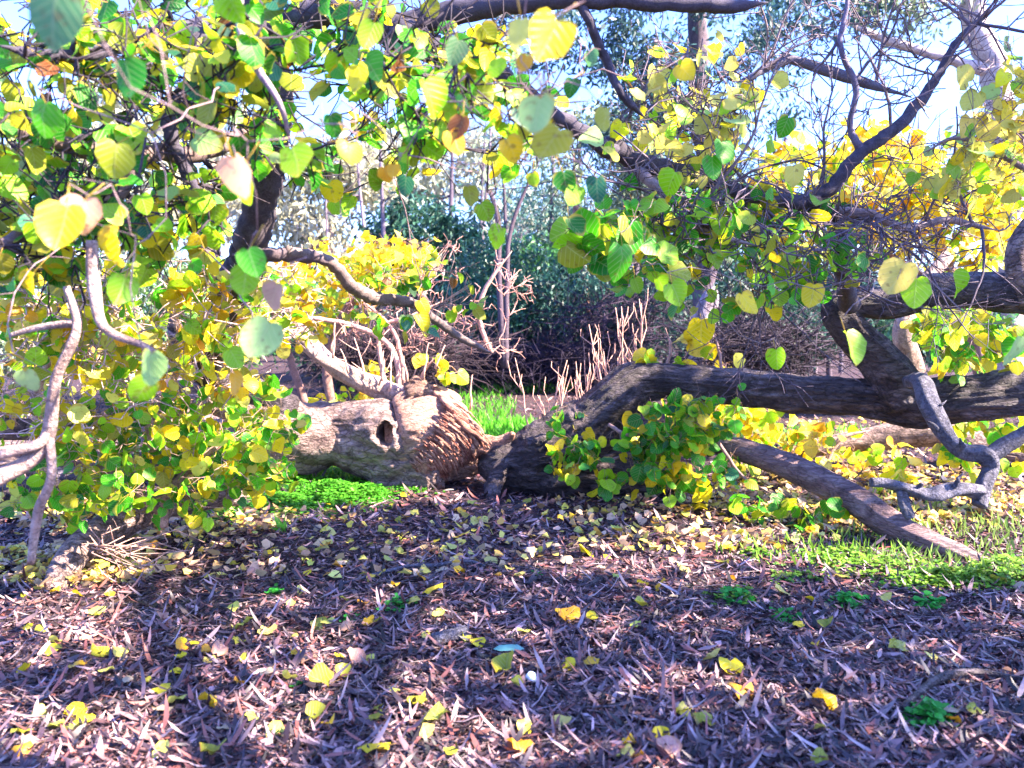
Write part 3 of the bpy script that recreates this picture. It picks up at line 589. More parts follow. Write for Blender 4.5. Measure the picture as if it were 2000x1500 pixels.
tg = clear_of(clear_of(tg, 505, 420, 75, 110), 560, 380, 60, 90)
sk.reach(tg, .020, .0045, .18, (.07, .06, .085), spur=1.3, seg=.08, spurlen=.16)
mb = MB(); tips = sk.tips
dress(mb, sk, tips, 3.8, .078, dict(G=4, g=6, L=8, Y=4, o=4, T=1.5, P=1, B=.3), face=.8)
big = [(1087, 95, 105, 'Y', 1.6), (1018, 72, 66, 'y', 1.7), (1030, 130, 40, 'O', 1.8), (1056, 238, 90, 'P', 1.7), (1092, 300, 90, 'o', 1.76), (1180, 238, 52, 'o', 2), (895, 108, 56, 'S', 2.2), (1330, 150, 46, 'Y', 2.7),
       (990, 300, 55, 'O', 2.1), (880, 285, 55, 'O', 2.1), (905, 255, 52, 'B', 2.1), (1165, 375, 55, 'T', 2.4), (1100, 362, 50, 'G', 2.4), (1130, 390, 50, 'L', 2.4), (130, 455, 100, 'Y', 1.7), (165, 430, 80, 'K', 1.75), (225, 492, 88, 'Y', 1.8), (527, 675, 88, 'P', 1.9), (480, 560, 70, 'L', 1.95), (540, 590, 70, 'K', 1.9),
       (297, 728, 78, 'P', 1.9), (290, 770, 60, 'L', 1.95), (228, 320, 76, 'o', 2), (245, 165, 92, 'G', 1.8), (120, 45, 125, 'S', 1.3), (455, 355, 92, 'K', 1.7), (465, 375, 70, 'L', 1.75), (570, 330, 82, 'L', 1.8), (90, 240, 75, 'g', 2), (485, 525, 70, 'g', 1.9), (245, 575, 66, 'L', 2),
       (915, 388, 44, 'o', 2.6), (940, 420, 44, 'L', 2.6), (978, 470, 50, 'L', 2.6), (1000, 352, 30, 'L', 2.8), (1040, 355, 32, 'L', 2.8), (1120, 175, 40, 'G', 2.5), (680, 310, 60, 'o', 2), (770, 340, 36, 'O', 2.3), (750, 345, 36, 'O', 2.3), (645, 250, 50, 'G', 2.2), (830, 200, 80, 'L', 2.1), (700, 160, 60, 'Y', 2.3), (730, 75, 60, 'L', 2.2), (1150, 120, 40, 'S', 2.6), (445, 20, 60, 'L', 2.0),
       (50, 750, 50, 'P', 2.1), (65, 560, 56, 'Y', 2.4), (820, 605, 36, 'Y', 3.6), (818, 635, 40, 'Y', 3.6), (450, 710, 50, 'L', 2.4), (455, 755, 52, 'O', 2.4), (1238, 195, 40, 'y', 2.8), (1420, 210, 34, 'y', 2.8)]
bp = np.array([P(b[0], b[1]-b[2]*.5, b[4]) for b in big]); n_ = len(big)
near_ids = [i for i in range(n_)]
at_ = bp+np.stack([U(-.05, .05, n_), U(.0, .08, n_), U(.04, .08, n_)], 1)
sk.tips = []; sk.reach(at_, .008, .002, .10, (.4, .3, .33), spur=.2, seg=.08)
sticks(mb, at_, bp, .002, .0014, (.6, .4, .12))
for i in range(n_): leaves(mb, HEART, bp[i], A(U(-.6, .6), U(-.3, .3), -1), A(U(-.7, .7), -1, U(-.2, .7)), big[i][2]*.86*big[i][4]/F_PX, pick({big[i][3]: 1}, 1), fold=.5, curl=.5, wob=.045, side=.9, widths=(.78, 1.0))
sk.mb.build('branches', M_TWIG, FT); mb.build('foliage', M_LEAF, FT)

# --- left understory: yellow and green sprays
def spray_tree(name, label, limbs, blobs, mix, size, per, tcol, lcol=None, face=.7, tpl=HEART, spur=.5, r0=.012, spread=.08, crook=.12, seg=.09, rt=.0022, pet=True, group=None, cat='tree'):
    T = thing(name, label, cat, group); s = Skel()
    for l in limbs: s.limb(l, 10, 6, col=lcol or tcol)
    s.reach(np.vstack([blob(*b) for b in blobs]), r0, rt, crook, tcol, spur=spur, seg=seg)
    m = MB(); dress(m, s, s.tips, per, size, mix, tpl=tpl, face=face, spread=spread, pet=pet)
    s.mb.build('branches', M_TWIG, T); m.build('foliage', M_LEAF, T); return s
spray_tree('yellow_sapling', 'sunlit yellow leaved sapling filling the left edge at mid height', [[(60, 1010, 4.6, 10), (90, 900, 4.6, 10), (70, 760, 4.5, 9), (150, 640, 4.4, 8), (210, 560, 4.4, 6)], [(300, 880, 5.2, 9), (280, 780, 5.1, 9), (250, 700, 5.0, 7), (330, 600, 5, 5)]],
    [(110, 600, 170, 110, 3.8, 5.4, 100), (330, 600, 200, 100, 3.8, 5.2, 100), (120, 760, 180, 90, 3.8, 5.4, 80), (520, 600, 100, 80, 4.5, 5.6, 40), (360, 740, 150, 60, 4.6, 5.8, 50)], dict(Y=6, O=1.5, L=5, y=3, o=2, g=1.5), .082, 3.2, (.9, .7, .68), spur=1.8, rt=.004, crook=.2)
spray_tree('green_shrub', 'low green and lime leaved shrub in front of the left end of the pale trunk', [[(320, 1030, 4.9, 8), (330, 960, 4.9, 8), (400, 890, 4.9, 7), (470, 840, 5, 5)], [(310, 1000, 4.9, 7), (230, 930, 4.8, 6), (160, 900, 4.8, 4)]],
    [(420, 830, 120, 70, 4.6, 5.5, 50), (500, 890, 80, 80, 4.8, 5.6, 46), (320, 930, 180, 70, 4.4, 5.3, 80), (140, 930, 140, 80, 4.2, 5, 46), (540, 800, 40, 60, 5.4, 6, 18), (220, 840, 150, 40, 4.4, 5.2, 30)], dict(G=3, g=5, L=8, Y=5, y=2, o=2), .085, 3.2, (.5, .36, .32), spread=.09)
spray_tree('golden_shrub', 'golden leaved shrub standing behind the pale trunk left of centre', [[(650, 800, 8.6, 9), (640, 700, 8.6, 9), (680, 600, 8.6, 8), (740, 520, 8.6, 6)], [(600, 800, 8.8, 8), (560, 680, 8.8, 7), (520, 580, 8.8, 6)]],
    [(760, 510, 95, 50, 8.1, 9, 120), (640, 560, 120, 90, 8.2, 9.2, 130), (480, 560, 140, 70, 8.2, 9.2, 90), (680, 790, 90, 25, 7.9, 8.3, 30), (720, 720, 60, 20, 8, 8.6, 14)], dict(Y=8, O=1.5, L=3, y=2, o=1), .10, 3.6, (.35, .22, .2), tpl=SMALL, pet=False, spread=.12)
sk = Skel(); TT = thing('bare_shrub', 'leafless pink twigged shrub in front of the dark undergrowth left of centre', 'shrub')
for l in [[(960, 690, 7.6, 4), (935, 620, 7.6, 5), (950, 560, 7.6, 4), (1000, 490, 7.6, 3)], [(780, 800, 7.9, 5), (770, 690, 7.9, 5), (700, 640, 7.9, 5), (590, 620, 7.8, 4), (560, 640, 7.8, 4)], [(760, 790, 8, 5), (740, 650, 8, 4), (800, 620, 8, 4), (860, 590, 8, 3)], [(790, 760, 8, 4), (770, 650, 8, 4), (700, 580, 8, 3)]]: sk.limb(l, 8, 6, col=PINKT)
sk.reach(np.vstack([blob(960, 600, 90, 110, 7.4, 8.0, 34), blob(770, 620, 120, 70, 7.6, 8.2, 60), blob(860, 520, 50, 60, 7.6, 8, 18)]), .010, .0045, .12, (.8, .48, .42), spur=1.0, seg=.12)
sk.mb.build('branches', M_TWIG, TT)

# --- right hand tree: big dark bough, crowded bare twigs, leaves
RT = thing('twiggy_tree', 'tree at right with long dark sagging bough and crowded bare twigs', 'tree'); sk = Skel()
sk.limb([(1180, 280, 4.5, 18), (1260, 320, 4.6, 17), (1350, 340, 4.7, 16), (1450, 375, 4.8, 14), (1560, 395, 4.9, 14), (1620, 370, 4.9, 14), (1680, 300, 4.9, 12), (1760, 240, 5, 12), (1830, 150, 5.1, 9), (1870, 80, 5.1, 7), (1950, 10, 5.2, 5)], 18, 8, col=(.085, .08, .12))
sk.limb([(1560, 395, 4.9, 14), (1630, 420, 5, 12), (1640, 480, 5.1, 12), (1650, 560, 5.6, 16), (1660, 600, 6.1, 20)], 12, 6, col=(.085, .08, .12))
sk.limb([(1630, 415, 5, 12), (1700, 420, 5, 9), (1770, 445, 5, 8), (1850, 430, 5, 7), (1950, 450, 5, 5)], 10, 6, col=(.36, .3, .32))
sk.limb([(1240, 330, 4.6, 13), (1300, 380, 4.5, 9), (1350, 430, 4.4, 8), (1400, 460, 4.4, 6), (1480, 480, 4.4, 5)], 10, 6, col=(.4, .34, .4))
sk.limb([(1690, 300, 4.9, 9), (1660, 250, 4.9, 6), (1672, 170, 4.85, 6), (1640, 90, 4.8, 5), (1655, 0, 4.8, 4), (1630, -60, 4.8, 3)], 8, 6, col=(.2, .19, .3))
sk.limb([(1450, 160, 5.2, 6), (1540, 118, 5.3, 9), (1650, 150, 5.3, 11), (1780, 190, 5.3, 6)], 8, 6, col=(.17, .17, .24))
cand = [q for q in range(len(sk.p)) if sk.p[q][0] > 1.0]
for k_ in range(50):
    tx = U(.9, 3.7); c_ = [q for q in cand if abs(sk.p[q][0]-tx) < .12 and sk.r[q] > .012] or cand; a_ = sk.p[c_[rng.integers(len(c_))]]; up_ = 1 if (k_ % 3) else -.8
    sprout(sk, a_, A(rng.normal(.1, .7), rng.normal(-.1, .5), up_*U(.3, 1.1)), U(.5, 1.15), U(.008, .013), 2, [(.16, .14, .2), (.30, .25, .28), (.2, .17, .22)][k_ % 3], .45)
sk.reach(np.vstack([blob(1680, 160, 260, 170, 4.3, 5.6, 40), blob(1560, 450, 270, 110, 3.9, 5.2, 70), blob(1800, 430, 190, 120, 4.2, 5.4, 30), blob(1330, 420, 130, 130, 4.0, 4.8, 50), blob(1320, 180, 130, 110, 4.2, 5, 40)]), .018, .0048, .09, (.21, .18, .24), spur=1.5, seg=.12, spurlen=.17)
bare = sk.tips; mb = MB()
def sel(tips, cx, cy, rx, ry):
    out = []
    for p in tips:
        q = p[-1]; r = q-A(0, 0, H_CAM); y_ = r.dot(A(0, math.cos(PITCH), -math.sin(PITCH))); X = 1000+F_PX*r[0]/y_; Y = 750-F_PX*r.dot(A(0, math.sin(PITCH), math.cos(PITCH)))/y_
        if ((X-cx)/rx)**2+((Y-cy)/ry)**2 < 1: out.append(p)
    return out
dress(mb, sk, sel(bare, 1400, 480, 300, 130), 1.0, .095, dict(g=5, L=6, Y=2, o=2, G=2), face=.9)
dress(mb, sk, sel(bare, 1330, 190, 190, 140), .42, .10, dict(y=4, Y=2, L=1, P=1), face=.9)
sk.tips = []; sk.reach(blob(1190, 460, 110, 75, 3.3, 3.9, 22), .01, .0022, .12, (.3, .24, .24), spur=.5); dress(mb, sk, sk.tips, 2.2, .12, dict(G=3, g=7, L=4, o=1), face=1)
hand = [(1215, 515, 70, 'g', 3.2), (1240, 560, 30, 'L', 3.4), (1312, 578, 46, 'L', 3.3), (1450, 597, 46, 'Y', 3.3), (1652, 685, 66, 'L', 2.8), (1768, 548, 66, 'y', 2.9), (1790, 575, 60, 'L', 2.95), (1515, 705, 44, 'L', 4), (1590, 580, 46, 'Y', 3.8), (1370, 650, 50, 'Y', 6.2), (1860, 560, 50, 'L', 3.8), (1990, 690, 60, 'P', 2.6), (1110, 450, 46, 'G', 3.2), (1410, 300, 46, 'g', 3.6), (1390, 330, 46, 'g', 3.6), (1550, 345, 40, 'y', 3.8), (1540, 250, 40, 'g', 3.8)]
hb = np.array([P(b[0], b[1]-b[2]*.5, b[4]) for b in hand]); sk.tips = []; sk.reach(hb+A(0, .05, .06), .008, .002, .1, (.35, .3, .32), spur=.3)
sticks(mb, hb+A(0, .05, .06), hb, .002, .0014, (.5, .4, .1))
for i, b in enumerate(hand): leaves(mb, HEART, hb[i], A(U(-.6, .6), U(-.3, .3), -1), A(U(-.7, .7), -1, U(-.2, .7)), b[2]*b[4]/F_PX, pick({b[3]: 1}, 1), fold=.5, curl=.5, wob=.045, side=.9, widths=(.78, 1.0))
sk.mb.build('branches', M_TWIG, RT); mb.build('foliage', M_LEAF, RT)
spray_tree('golden_tree', 'tree massed with golden yellow leaves behind the bare twigs at right', [[(1930, 800, 9, 14), (1900, 650, 9, 14), (1850, 520, 9, 12), (1800, 400, 9, 9), (1750, 320, 9, 6)], [(1900, 600, 9, 10), (1700, 480, 8.8, 8), (1560, 400, 8.8, 6)], [(1880, 560, 9, 10), (1980, 400, 9, 8), (2050, 250, 9, 6)]],
    [(1720, 330, 130, 90, 8, 9.6, 170), (1620, 420, 170, 90, 8, 9.6, 170), (1830, 430, 160, 110, 8, 9.6, 170), (1950, 330, 110, 110, 8, 9.6, 130), (1560, 330, 90, 60, 8.4, 9.4, 40)], dict(Y=8, O=2, y=3, L=3), .13, 3.8, (.3, .2, .2), tpl=SMALL, pet=False, spread=.15, r0=.02)
spray_tree('pale_yellow_branch_tree', 'pale yellow leaved boughs entering from the right edge near the top', [[(2120, 420, 4.2, 12), (2050, 320, 4.2, 9), (1990, 260, 4.2, 6)], [(2120, 420, 4.2, 10), (2000, 330, 4.3, 6), (1880, 270, 4.3, 4), (1800, 300, 4.3, 3)]],
    [(1960, 200, 80, 130, 3.9, 4.6, 34), (1900, 320, 120, 70, 3.9, 4.6, 30)], dict(y=6, Y=4, P=1, L=1), .10, 1.8, (.32, .25, .25), spur=1.2)
spray_tree('lime_shrub', 'lime and yellow leaved shrub hanging below the right limb near the edge', [[(2080, 900, 6.6, 9), (2000, 760, 6.8, 9), (1930, 660, 6.8, 7), (1850, 620, 6.8, 4)]],
    [(1900, 660, 110, 70, 5.6, 7, 60), (1850, 620, 100, 30, 6.4, 7, 20), (1960, 760, 60, 50, 6.4, 7, 20), (1920, 850, 100, 60, 6.2, 7.2, 34)], dict(L=6, Y=4, g=3, o=2), .12, 2.6, (.3, .24, .22))
spray_tree('yellow_undershrub', 'low yellow leaved shrub on the sunlit ground under the arched trunk', [[(1440, 960, 7.9, 6), (1400, 860, 7.9, 6), (1380, 800, 7.9, 4)], [(1600, 930, 7.6, 6), (1640, 860, 7.6, 5), (1700, 840, 7.6, 3)]],
    [(1390, 795, 100, 30, 7.4, 8.4, 60), (1530, 830, 100, 40, 7.4, 8.4, 30), (1650, 890, 130, 50, 7, 8.2, 36), (1300, 850, 80, 40, 7.6, 8.4, 30), (1480, 930, 90, 60, 7, 8, 30), (1150, 830, 70, 40, 7.8, 8.4, 30), (1760, 960, 60, 60, 6.6, 7.4, 20)], dict(Y=7, O=2, y=4, L=4), .12, 2.6, (.6, .42, .36))
spray_tree('vine_shoots', 'green and yellow heart leaved shoots sprouting down the front of the arched trunk', [[(1190, 830, 6.5, 4), (1230, 850, 6.3, 4), (1300, 840, 6.3, 3), (1400, 850, 6.2, 3)], [(1120, 880, 6.5, 3), (1180, 900, 6.3, 3), (1240, 880, 6.3, 3)], [(1400, 860, 6.2, 4), (1450, 930, 6, 3), (1500, 960, 5.8, 3)]],
    [(1180, 900, 110, 60, 6.1, 6.45, 36), (1320, 820, 100, 50, 6, 6.4, 44), (1350, 900, 90, 70, 5.9, 6.4, 46), (1270, 880, 60, 50, 6, 6.4, 20), (1400, 800, 60, 40, 6, 6.5, 16), (1110, 850, 50, 60, 6.4, 6.8, 12), (1490, 985, 70, 50, 5.6, 6, 20), (1620, 1010, 70, 40, 5.4, 5.8, 10)], dict(G=6, g=5, L=4, Y=3.5, o=2, T=1), .105, 2.6, (.4, .28, .25), face=1.0, spread=.08)
mb = MB()
TL = thing('yellow_sprigs', 'yellow and lime leaf sprigs growing on top of the torn root end', 'plant'); s = Skel(); s.limb([(820, 745, 7.3, 3), (835, 715, 7.3, 2.5), (860, 690, 7.3, 2)], 6, 4, col=PINKT)
s.reach(np.vstack([blob(865, 712, 28, 22, 7.2, 7.4, 7), blob(828, 700, 8, 6, 7.2, 7.4, 2)]), .006, .003, .1, PINKT); dress(mb, s, s.tips, 2, .12, dict(L=5, Y=5), face=1); s.mb.build('stems', M_TWIG, TL); mb.build('leaves', M_LEAF, TL)
spray_tree('trunk_top_sprigs', 'yellow heart leaves sprouting along the top of the arched trunk', [[(1300, 720, 6.9, 3), (1310, 680, 6.9, 3), (1300, 640, 6.9, 2)], [(1410, 725, 6.8, 3), (1405, 690, 6.8, 3), (1395, 650, 6.8, 2)]],
    [(1305, 705, 50, 14, 6.8, 7, 10), (1375, 650, 36, 24, 6.7, 7, 12), (1420, 700, 30, 20, 6.7, 7, 5)], dict(Y=6, y=2, L=3, O=1), .13, 2, PINKT, face=1, cat='plant')

# ------------------------------------------------------------------ unseen overhead tree, its leaf clumps set along sun rays to shade the foreground
OT = thing('shade_tree', 'unseen leafy tree right of the camera, crown shaped to shade the foreground', 'tree')
lit = [(100, 1200, 260, 55), (140, 1450, 190, 60), (480, 1395, 250, 45), (640, 1340, 110, 30), (790, 1205, 85, 28), (1270, 1108, 240, 32), (1330, 1228, 170, 12), (1750, 1060, 420, 60), (560, 1185, 90, 20),
       (1650, 950, 480, 60), (850, 1300, 90, 14), (900, 1060, 140, 16), (300, 960, 400, 60), (820, 1450, 120, 22), (1180, 1370, 120, 12)]
tg = []
for gx_ in np.arange(-4.0, 5.6, .29):
    for gy_ in np.arange(1.6, 7.0, .29):
        x, y = gx_+U(-.12, .12), gy_+U(-.12, .12); r = A(x, y, 0)-A(0, 0, H_CAM); yy = y*math.cos(PITCH)+H_CAM*math.sin(PITCH)
        X = 1000+F_PX*x/yy; Y = 750-F_PX*(y*math.sin(PITCH)-H_CAM*math.cos(PITCH))/yy
        if any(((X-a)/c/1.2)**2+((Y-b)/d_/1.45)**2 < 1 for a, b, c, d_ in lit): continue
        if (X < 820 and Y > 1200 and random.random() < .92) or (Y < 985 and X < 930) or X < 40 or (X < 420 and Y < 1110): continue
        tg.append(A(x, y, 0)+SUN*U(7.2, 9.5))
for (x, y, d_) in [(1120, 860, 7), (1200, 790, 6.9), (1290, 750, 6.9), (1400, 760, 6.8), (1500, 765, 6.7), (1600, 775, 6.5), (1700, 780, 6.4), (1800, 785, 6.3), (1900, 780, 6.1), (1700, 670, 6.2), (1800, 570, 6.1), (1930, 560, 6), (1100, 930, 6.9), (1200, 930, 6.9), (1870, 870, 5.4), (1800, 950, 5.1), (1250, 870, 6.2), (1350, 880, 6.2)]:
    tg.append(P(x, y, d_)+SUN*U(6.8, 8.5))
tg = np.array(tg); s = Skel()
tr0 = A(9.5, -1.0, 0); s.limb3(smooth_path([tr0, tr0+A(-.2, 0, 3), tr0+A(-1, .2, 5.5), tr0+A(-2.4, .8, 7)], 8), np.linspace(.3, .14, 25), 16, col=(.4, .33, .3))
for e in [(3, 1, 6.6), (5, 4.5, 6.8), (1.5, 3, 6.6), (6, 0, 7.2), (8, 5, 6.6)]:
    s.limb3(smooth_path([tr0+A(-2.4, .8, 7), (tr0+A(-2.4, .8, 7)+A(*e))/2+A(0, 0, .5), A(*e)], 8), np.linspace(.1, .03, 17), 8, col=(.4, .33, .3))
s.reach(tg, .03, .004, .06, (.35, .28, .27), spur=.2, seg=.3, k=4)
mb = MB(); n = 22; c = np.repeat(tg, n, 0)+rng.normal(0, 1, (len(tg)*n, 3))*.13
leaves(mb, SMALL, c, rng.normal(0, 1, (len(c), 3))+A(0, 0, -.5), rng.normal(0, .6, (len(c), 3))+SUN, U(.08, .15, len(c)), pick(dict(G=4, g=4, L=2, Y=1), len(c)))
s.mb.build('branches', M_TWIG, OT); mb.build('foliage', M_LEAF, OT)

# ------------------------------------------------------------------ background trees and shrubs
def crown(mb, c, rad, n_cl, per, size, col, cl=.3, hang=.6, tpl=BLADE, wid=(1.2, 2.4), var=.25):
    k = norm(rng.normal(0, 1, (n_cl, 3)))*(U(.15, 1, (n_cl, 1))**.45)*np.array(rad)+c
    sc = rng.normal(1, var, (n_cl, 1)).clip(.4, 1.8)
    m = n_cl*per; q = np.repeat(k, per, 0)+rng.normal(0, 1, (m, 3))*cl*np.array([1, 1, .8]); q[:, 2] = np.maximum(q[:, 2], .05)
    leaves(mb, tpl, q, A(0, 0, -hang)+rng.normal(0, .6, (m, 3)), rng.normal(0, 1, (m, 3)), size*U(.6, 1.3, m), np.clip(np.array(col)*np.repeat(sc, per, 0)*rng.normal(1, .15, (m, 1)), .004, .85), widths=wid)
    return k
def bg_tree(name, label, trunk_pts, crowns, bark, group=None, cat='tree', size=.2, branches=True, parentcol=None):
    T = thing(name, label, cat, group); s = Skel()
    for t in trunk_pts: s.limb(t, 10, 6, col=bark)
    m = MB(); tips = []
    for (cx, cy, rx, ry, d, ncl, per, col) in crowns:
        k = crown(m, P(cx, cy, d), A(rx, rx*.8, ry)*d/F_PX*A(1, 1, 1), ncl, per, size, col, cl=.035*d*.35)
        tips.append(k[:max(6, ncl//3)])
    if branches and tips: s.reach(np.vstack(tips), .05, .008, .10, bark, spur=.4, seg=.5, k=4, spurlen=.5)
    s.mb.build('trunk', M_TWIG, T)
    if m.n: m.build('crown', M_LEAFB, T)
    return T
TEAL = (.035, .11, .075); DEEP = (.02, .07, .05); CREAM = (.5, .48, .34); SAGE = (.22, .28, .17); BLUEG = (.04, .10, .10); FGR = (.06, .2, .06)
bg_tree('gum_tree', 'tall dark trunked gum tree with drooping foliage right of centre', [[(1375, 800, 15, 24), (1378, 600, 15, 22), (1385, 400, 15, 20), (1365, 200, 15, 20), (1362, 50, 15, 19), (1350, -200, 15, 18)]],
        [(1320, 60, 250, 120, 15, 40, 100, BLUEG), (1250, 200, 130, 130, 15, 32, 100, BLUEG), (1250, 370, 90, 80, 15.5, 34, 90, SAGE), (1100, 60, 130, 90, 15, 14, 100, BLUEG), (1480, 160, 100, 110, 15, 14, 80, BLUEG), (1400, 430, 80, 90, 16, 26, 50, SAGE)], (.16, .13, .17), size=.15)
bg_tree('gum_tree', 'pale smooth barked gum tree with a long side branch at upper right', [[(1960, 800, 17, 28), (1975, 500, 17, 26), (1950, 180, 17, 24), (1910, 60, 17, 22), (1880, -100, 17, 20)], [(1940, 140, 17, 14), (1850, 115, 17, 10), (1740, 80, 17, 8), (1640, 40, 17, 6)]],
        [(1930, 330, 90, 90, 18, 26, 45, SAGE), (1600, -10, 160, 60, 17, 30, 45, BLUEG), (1790, 10, 120, 50, 17, 18, 40, SAGE)], (.75, .68, .66), size=.22)
bg_tree('gum_tree', 'slim grey trunked gum tree behind the arched trunk', [[(1268, 790, 19, 15), (1272, 600, 19, 12), (1268, 450, 19, 11), (1290, 250, 19, 9), (1280, 50, 19, 7)]], [(1260, 300, 130, 150, 19.5, 40, 50, SAGE)], (.35, .32, .38))
bg_tree('gum_tree', 'slim reddish trunked gum tree rising just left of the grey one', [[(1146, 760, 18, 13), (1150, 650, 18, 9), (1138, 560, 18, 8), (1130, 470, 18, 7), (1120, 300, 18, 6)]], [(1100, 290, 110, 90, 18.5, 26, 45, SAGE)], (.45, .28, .24))
bg_tree('slender_sapling', 'twin stemmed thin dark sapling spreading bare twigs in the centre', [[(985, 720, 14, 6), (975, 560, 14, 6), (970, 420, 14, 5), (930, 300, 14, 3)], [(988, 720, 14, 6), (990, 560, 14, 5), (1000, 440, 14, 4), (1060, 300, 14, 2.5)]], [(960, 330, 70, 70, 14, 10, 12, SAGE)], (.14, .11, .15))
bg_tree('gum_tree', 'broad cream foliaged tree glowing behind the upper left branches', [[(400, 800, 27, 20), (410, 500, 27, 18), (420, 200, 27, 12)]], [(330, 340, 230, 170, 27, 110, 60, CREAM), (120, 400, 200, 160, 27, 70, 60, SAGE)], (.5, .42, .38), size=.34)
bg_tree('gum_tree', 'cream and white sunlit tree between the dark stem and the teal tree', [[(650, 800, 26, 16), (640, 500, 26, 14), (650, 300, 26, 9)]], [(620, 400, 110, 110, 26, 60, 60, CREAM), (680, 330, 110, 70, 26, 30, 60, CREAM)], (.5, .42, .38), size=.32)
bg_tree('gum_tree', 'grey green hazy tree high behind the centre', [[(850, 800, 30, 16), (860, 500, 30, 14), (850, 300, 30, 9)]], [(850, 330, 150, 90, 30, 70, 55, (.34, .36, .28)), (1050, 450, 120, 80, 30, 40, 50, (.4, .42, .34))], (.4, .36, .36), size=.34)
bg_tree('teal_tree', 'dense dark teal tree left of centre behind the golden shrub', [[(820, 760, 20, 10), (820, 600, 20, 9), (830, 450, 20, 6)]], [(830, 450, 100, 70, 20, 60, 70, TEAL), (800, 570, 130, 90, 20, 70, 70, DEEP)], (.2, .16, .16), size=.22)
bg_tree('green_tree', 'feathery mid green tree in the centre background', [[(1050, 780, 22, 9), (1050, 600, 22, 8), (1060, 500, 22, 5)]], [(1060, 560, 120, 80, 22, 70, 60, FGR), (920, 560, 70, 90, 21, 40, 60, FGR)], (.2, .16, .16), size=.22)
bg_tree('evergreen_shrub', 'dark evergreen shrub behind the arched trunk right of the gum trunk', [[(1500, 790, 13, 8), (1500, 680, 13, 6)]], [(1520, 650, 100, 70, 13, 60, 60, DEEP), (1450, 590, 60, 50, 13.5, 30, 60, DEEP)], (.15, .12, .14), cat='shrub', size=.13)
bg_tree('evergreen_shrub', 'green shrub below the right limb', [[(1800, 790, 13, 8), (1800, 680, 13, 6)]], [(1780, 650, 120, 60, 13, 60, 60, TEAL), (1900, 640, 80, 60, 13, 26, 60, FGR)], (.15, .12, .14), cat='shrub', size=.13)
bg_tree('evergreen_shrub', 'dark shrub behind the slim grey trunk', [[(1200, 790, 20, 8), (1200, 680, 20, 6)]], [(1210, 600, 130, 60, 21, 60, 60, DEEP)], (.15, .12, .14), cat='shrub', size=.2)
bg_tree('evergreen_shrub', 'dark undergrowth shrub behind the pink bare twigs', [[(700, 790, 15, 8), (700, 700, 15, 6)]], [(720, 670, 150, 70, 15, 70, 60, DEEP)], (.15, .12, .14), cat='shrub', size=.16)
bg_tree('pale_shrub', 'sunlit pale green shrub at the far left edge', [[(40, 790, 9, 8), (40, 700, 9, 6)]], [(30, 680, 60, 60, 9, 30, 60, SAGE)], (.4, .3, .3), cat='shrub', size=.08)
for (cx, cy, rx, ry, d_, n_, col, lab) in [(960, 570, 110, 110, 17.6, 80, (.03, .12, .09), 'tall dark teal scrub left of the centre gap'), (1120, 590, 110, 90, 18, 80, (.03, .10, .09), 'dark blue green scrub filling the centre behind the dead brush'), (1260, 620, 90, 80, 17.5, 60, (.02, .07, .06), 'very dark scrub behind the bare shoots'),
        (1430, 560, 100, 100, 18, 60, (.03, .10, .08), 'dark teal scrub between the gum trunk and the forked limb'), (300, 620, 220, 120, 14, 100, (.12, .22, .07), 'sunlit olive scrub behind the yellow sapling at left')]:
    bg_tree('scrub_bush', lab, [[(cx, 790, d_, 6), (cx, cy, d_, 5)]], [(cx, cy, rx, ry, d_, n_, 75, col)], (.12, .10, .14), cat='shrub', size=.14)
for k_ in range(22):
    x = [905, 932, 1010, 1085, 1180, 1225, 1310, 1440, 1475, 1540, 1590, 870, 760, 720, 1700, 1760, 1840, 1115, 1345, 660, 1930, 1640][k_]; d_ = U(16, 26); ln = U(-40, 40); r_ = U(3, 8)
    T = thing('slim_tree', 'slim upright grey blue trunk standing in the scrub behind the fallen trees', 'tree', 'slim trunks in the scrub'); s = Skel()
    s.limb([(x, 780, d_, r_*1.2), (x+ln*.2+U(-6, 6), 640, d_, r_), (x+ln*.6+U(-8, 8), 480, d_, r_*.8), (x+ln, 320, d_, r_*.5), (x+ln*1.2, 200, d_, 1.5)], 7, 5, col=[(.2, .18, .26), (.34, .3, .36), (.14, .12, .17)][k_ % 3])
    s.reach(blob(x+ln, 400, 70, 170, d_-.8, d_+.8, 9), .03, .007, .12, (.16, .13, .19), spur=1.2, seg=.4, k=4, spurlen=.5); s.mb.build('trunk', M_TWIG, T)
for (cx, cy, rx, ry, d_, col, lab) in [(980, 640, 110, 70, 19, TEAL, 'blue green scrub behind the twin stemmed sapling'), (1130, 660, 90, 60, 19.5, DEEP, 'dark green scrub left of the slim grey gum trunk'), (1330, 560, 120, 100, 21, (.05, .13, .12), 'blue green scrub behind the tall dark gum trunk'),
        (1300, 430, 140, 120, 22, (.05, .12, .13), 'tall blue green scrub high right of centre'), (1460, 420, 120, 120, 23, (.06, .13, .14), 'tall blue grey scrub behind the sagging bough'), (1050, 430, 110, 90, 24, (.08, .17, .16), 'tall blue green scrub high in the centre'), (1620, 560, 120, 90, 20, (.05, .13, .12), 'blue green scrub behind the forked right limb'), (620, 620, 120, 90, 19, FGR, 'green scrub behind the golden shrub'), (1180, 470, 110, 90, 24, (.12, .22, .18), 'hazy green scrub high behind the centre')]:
    bg_tree('scrub_bush', lab, [[(cx, 790, d_, 6), (cx, cy, d_, 5)]], [(cx, cy, rx, ry, d_, 60, 70, col)], (.15, .12, .16), cat='shrub', size=.17)
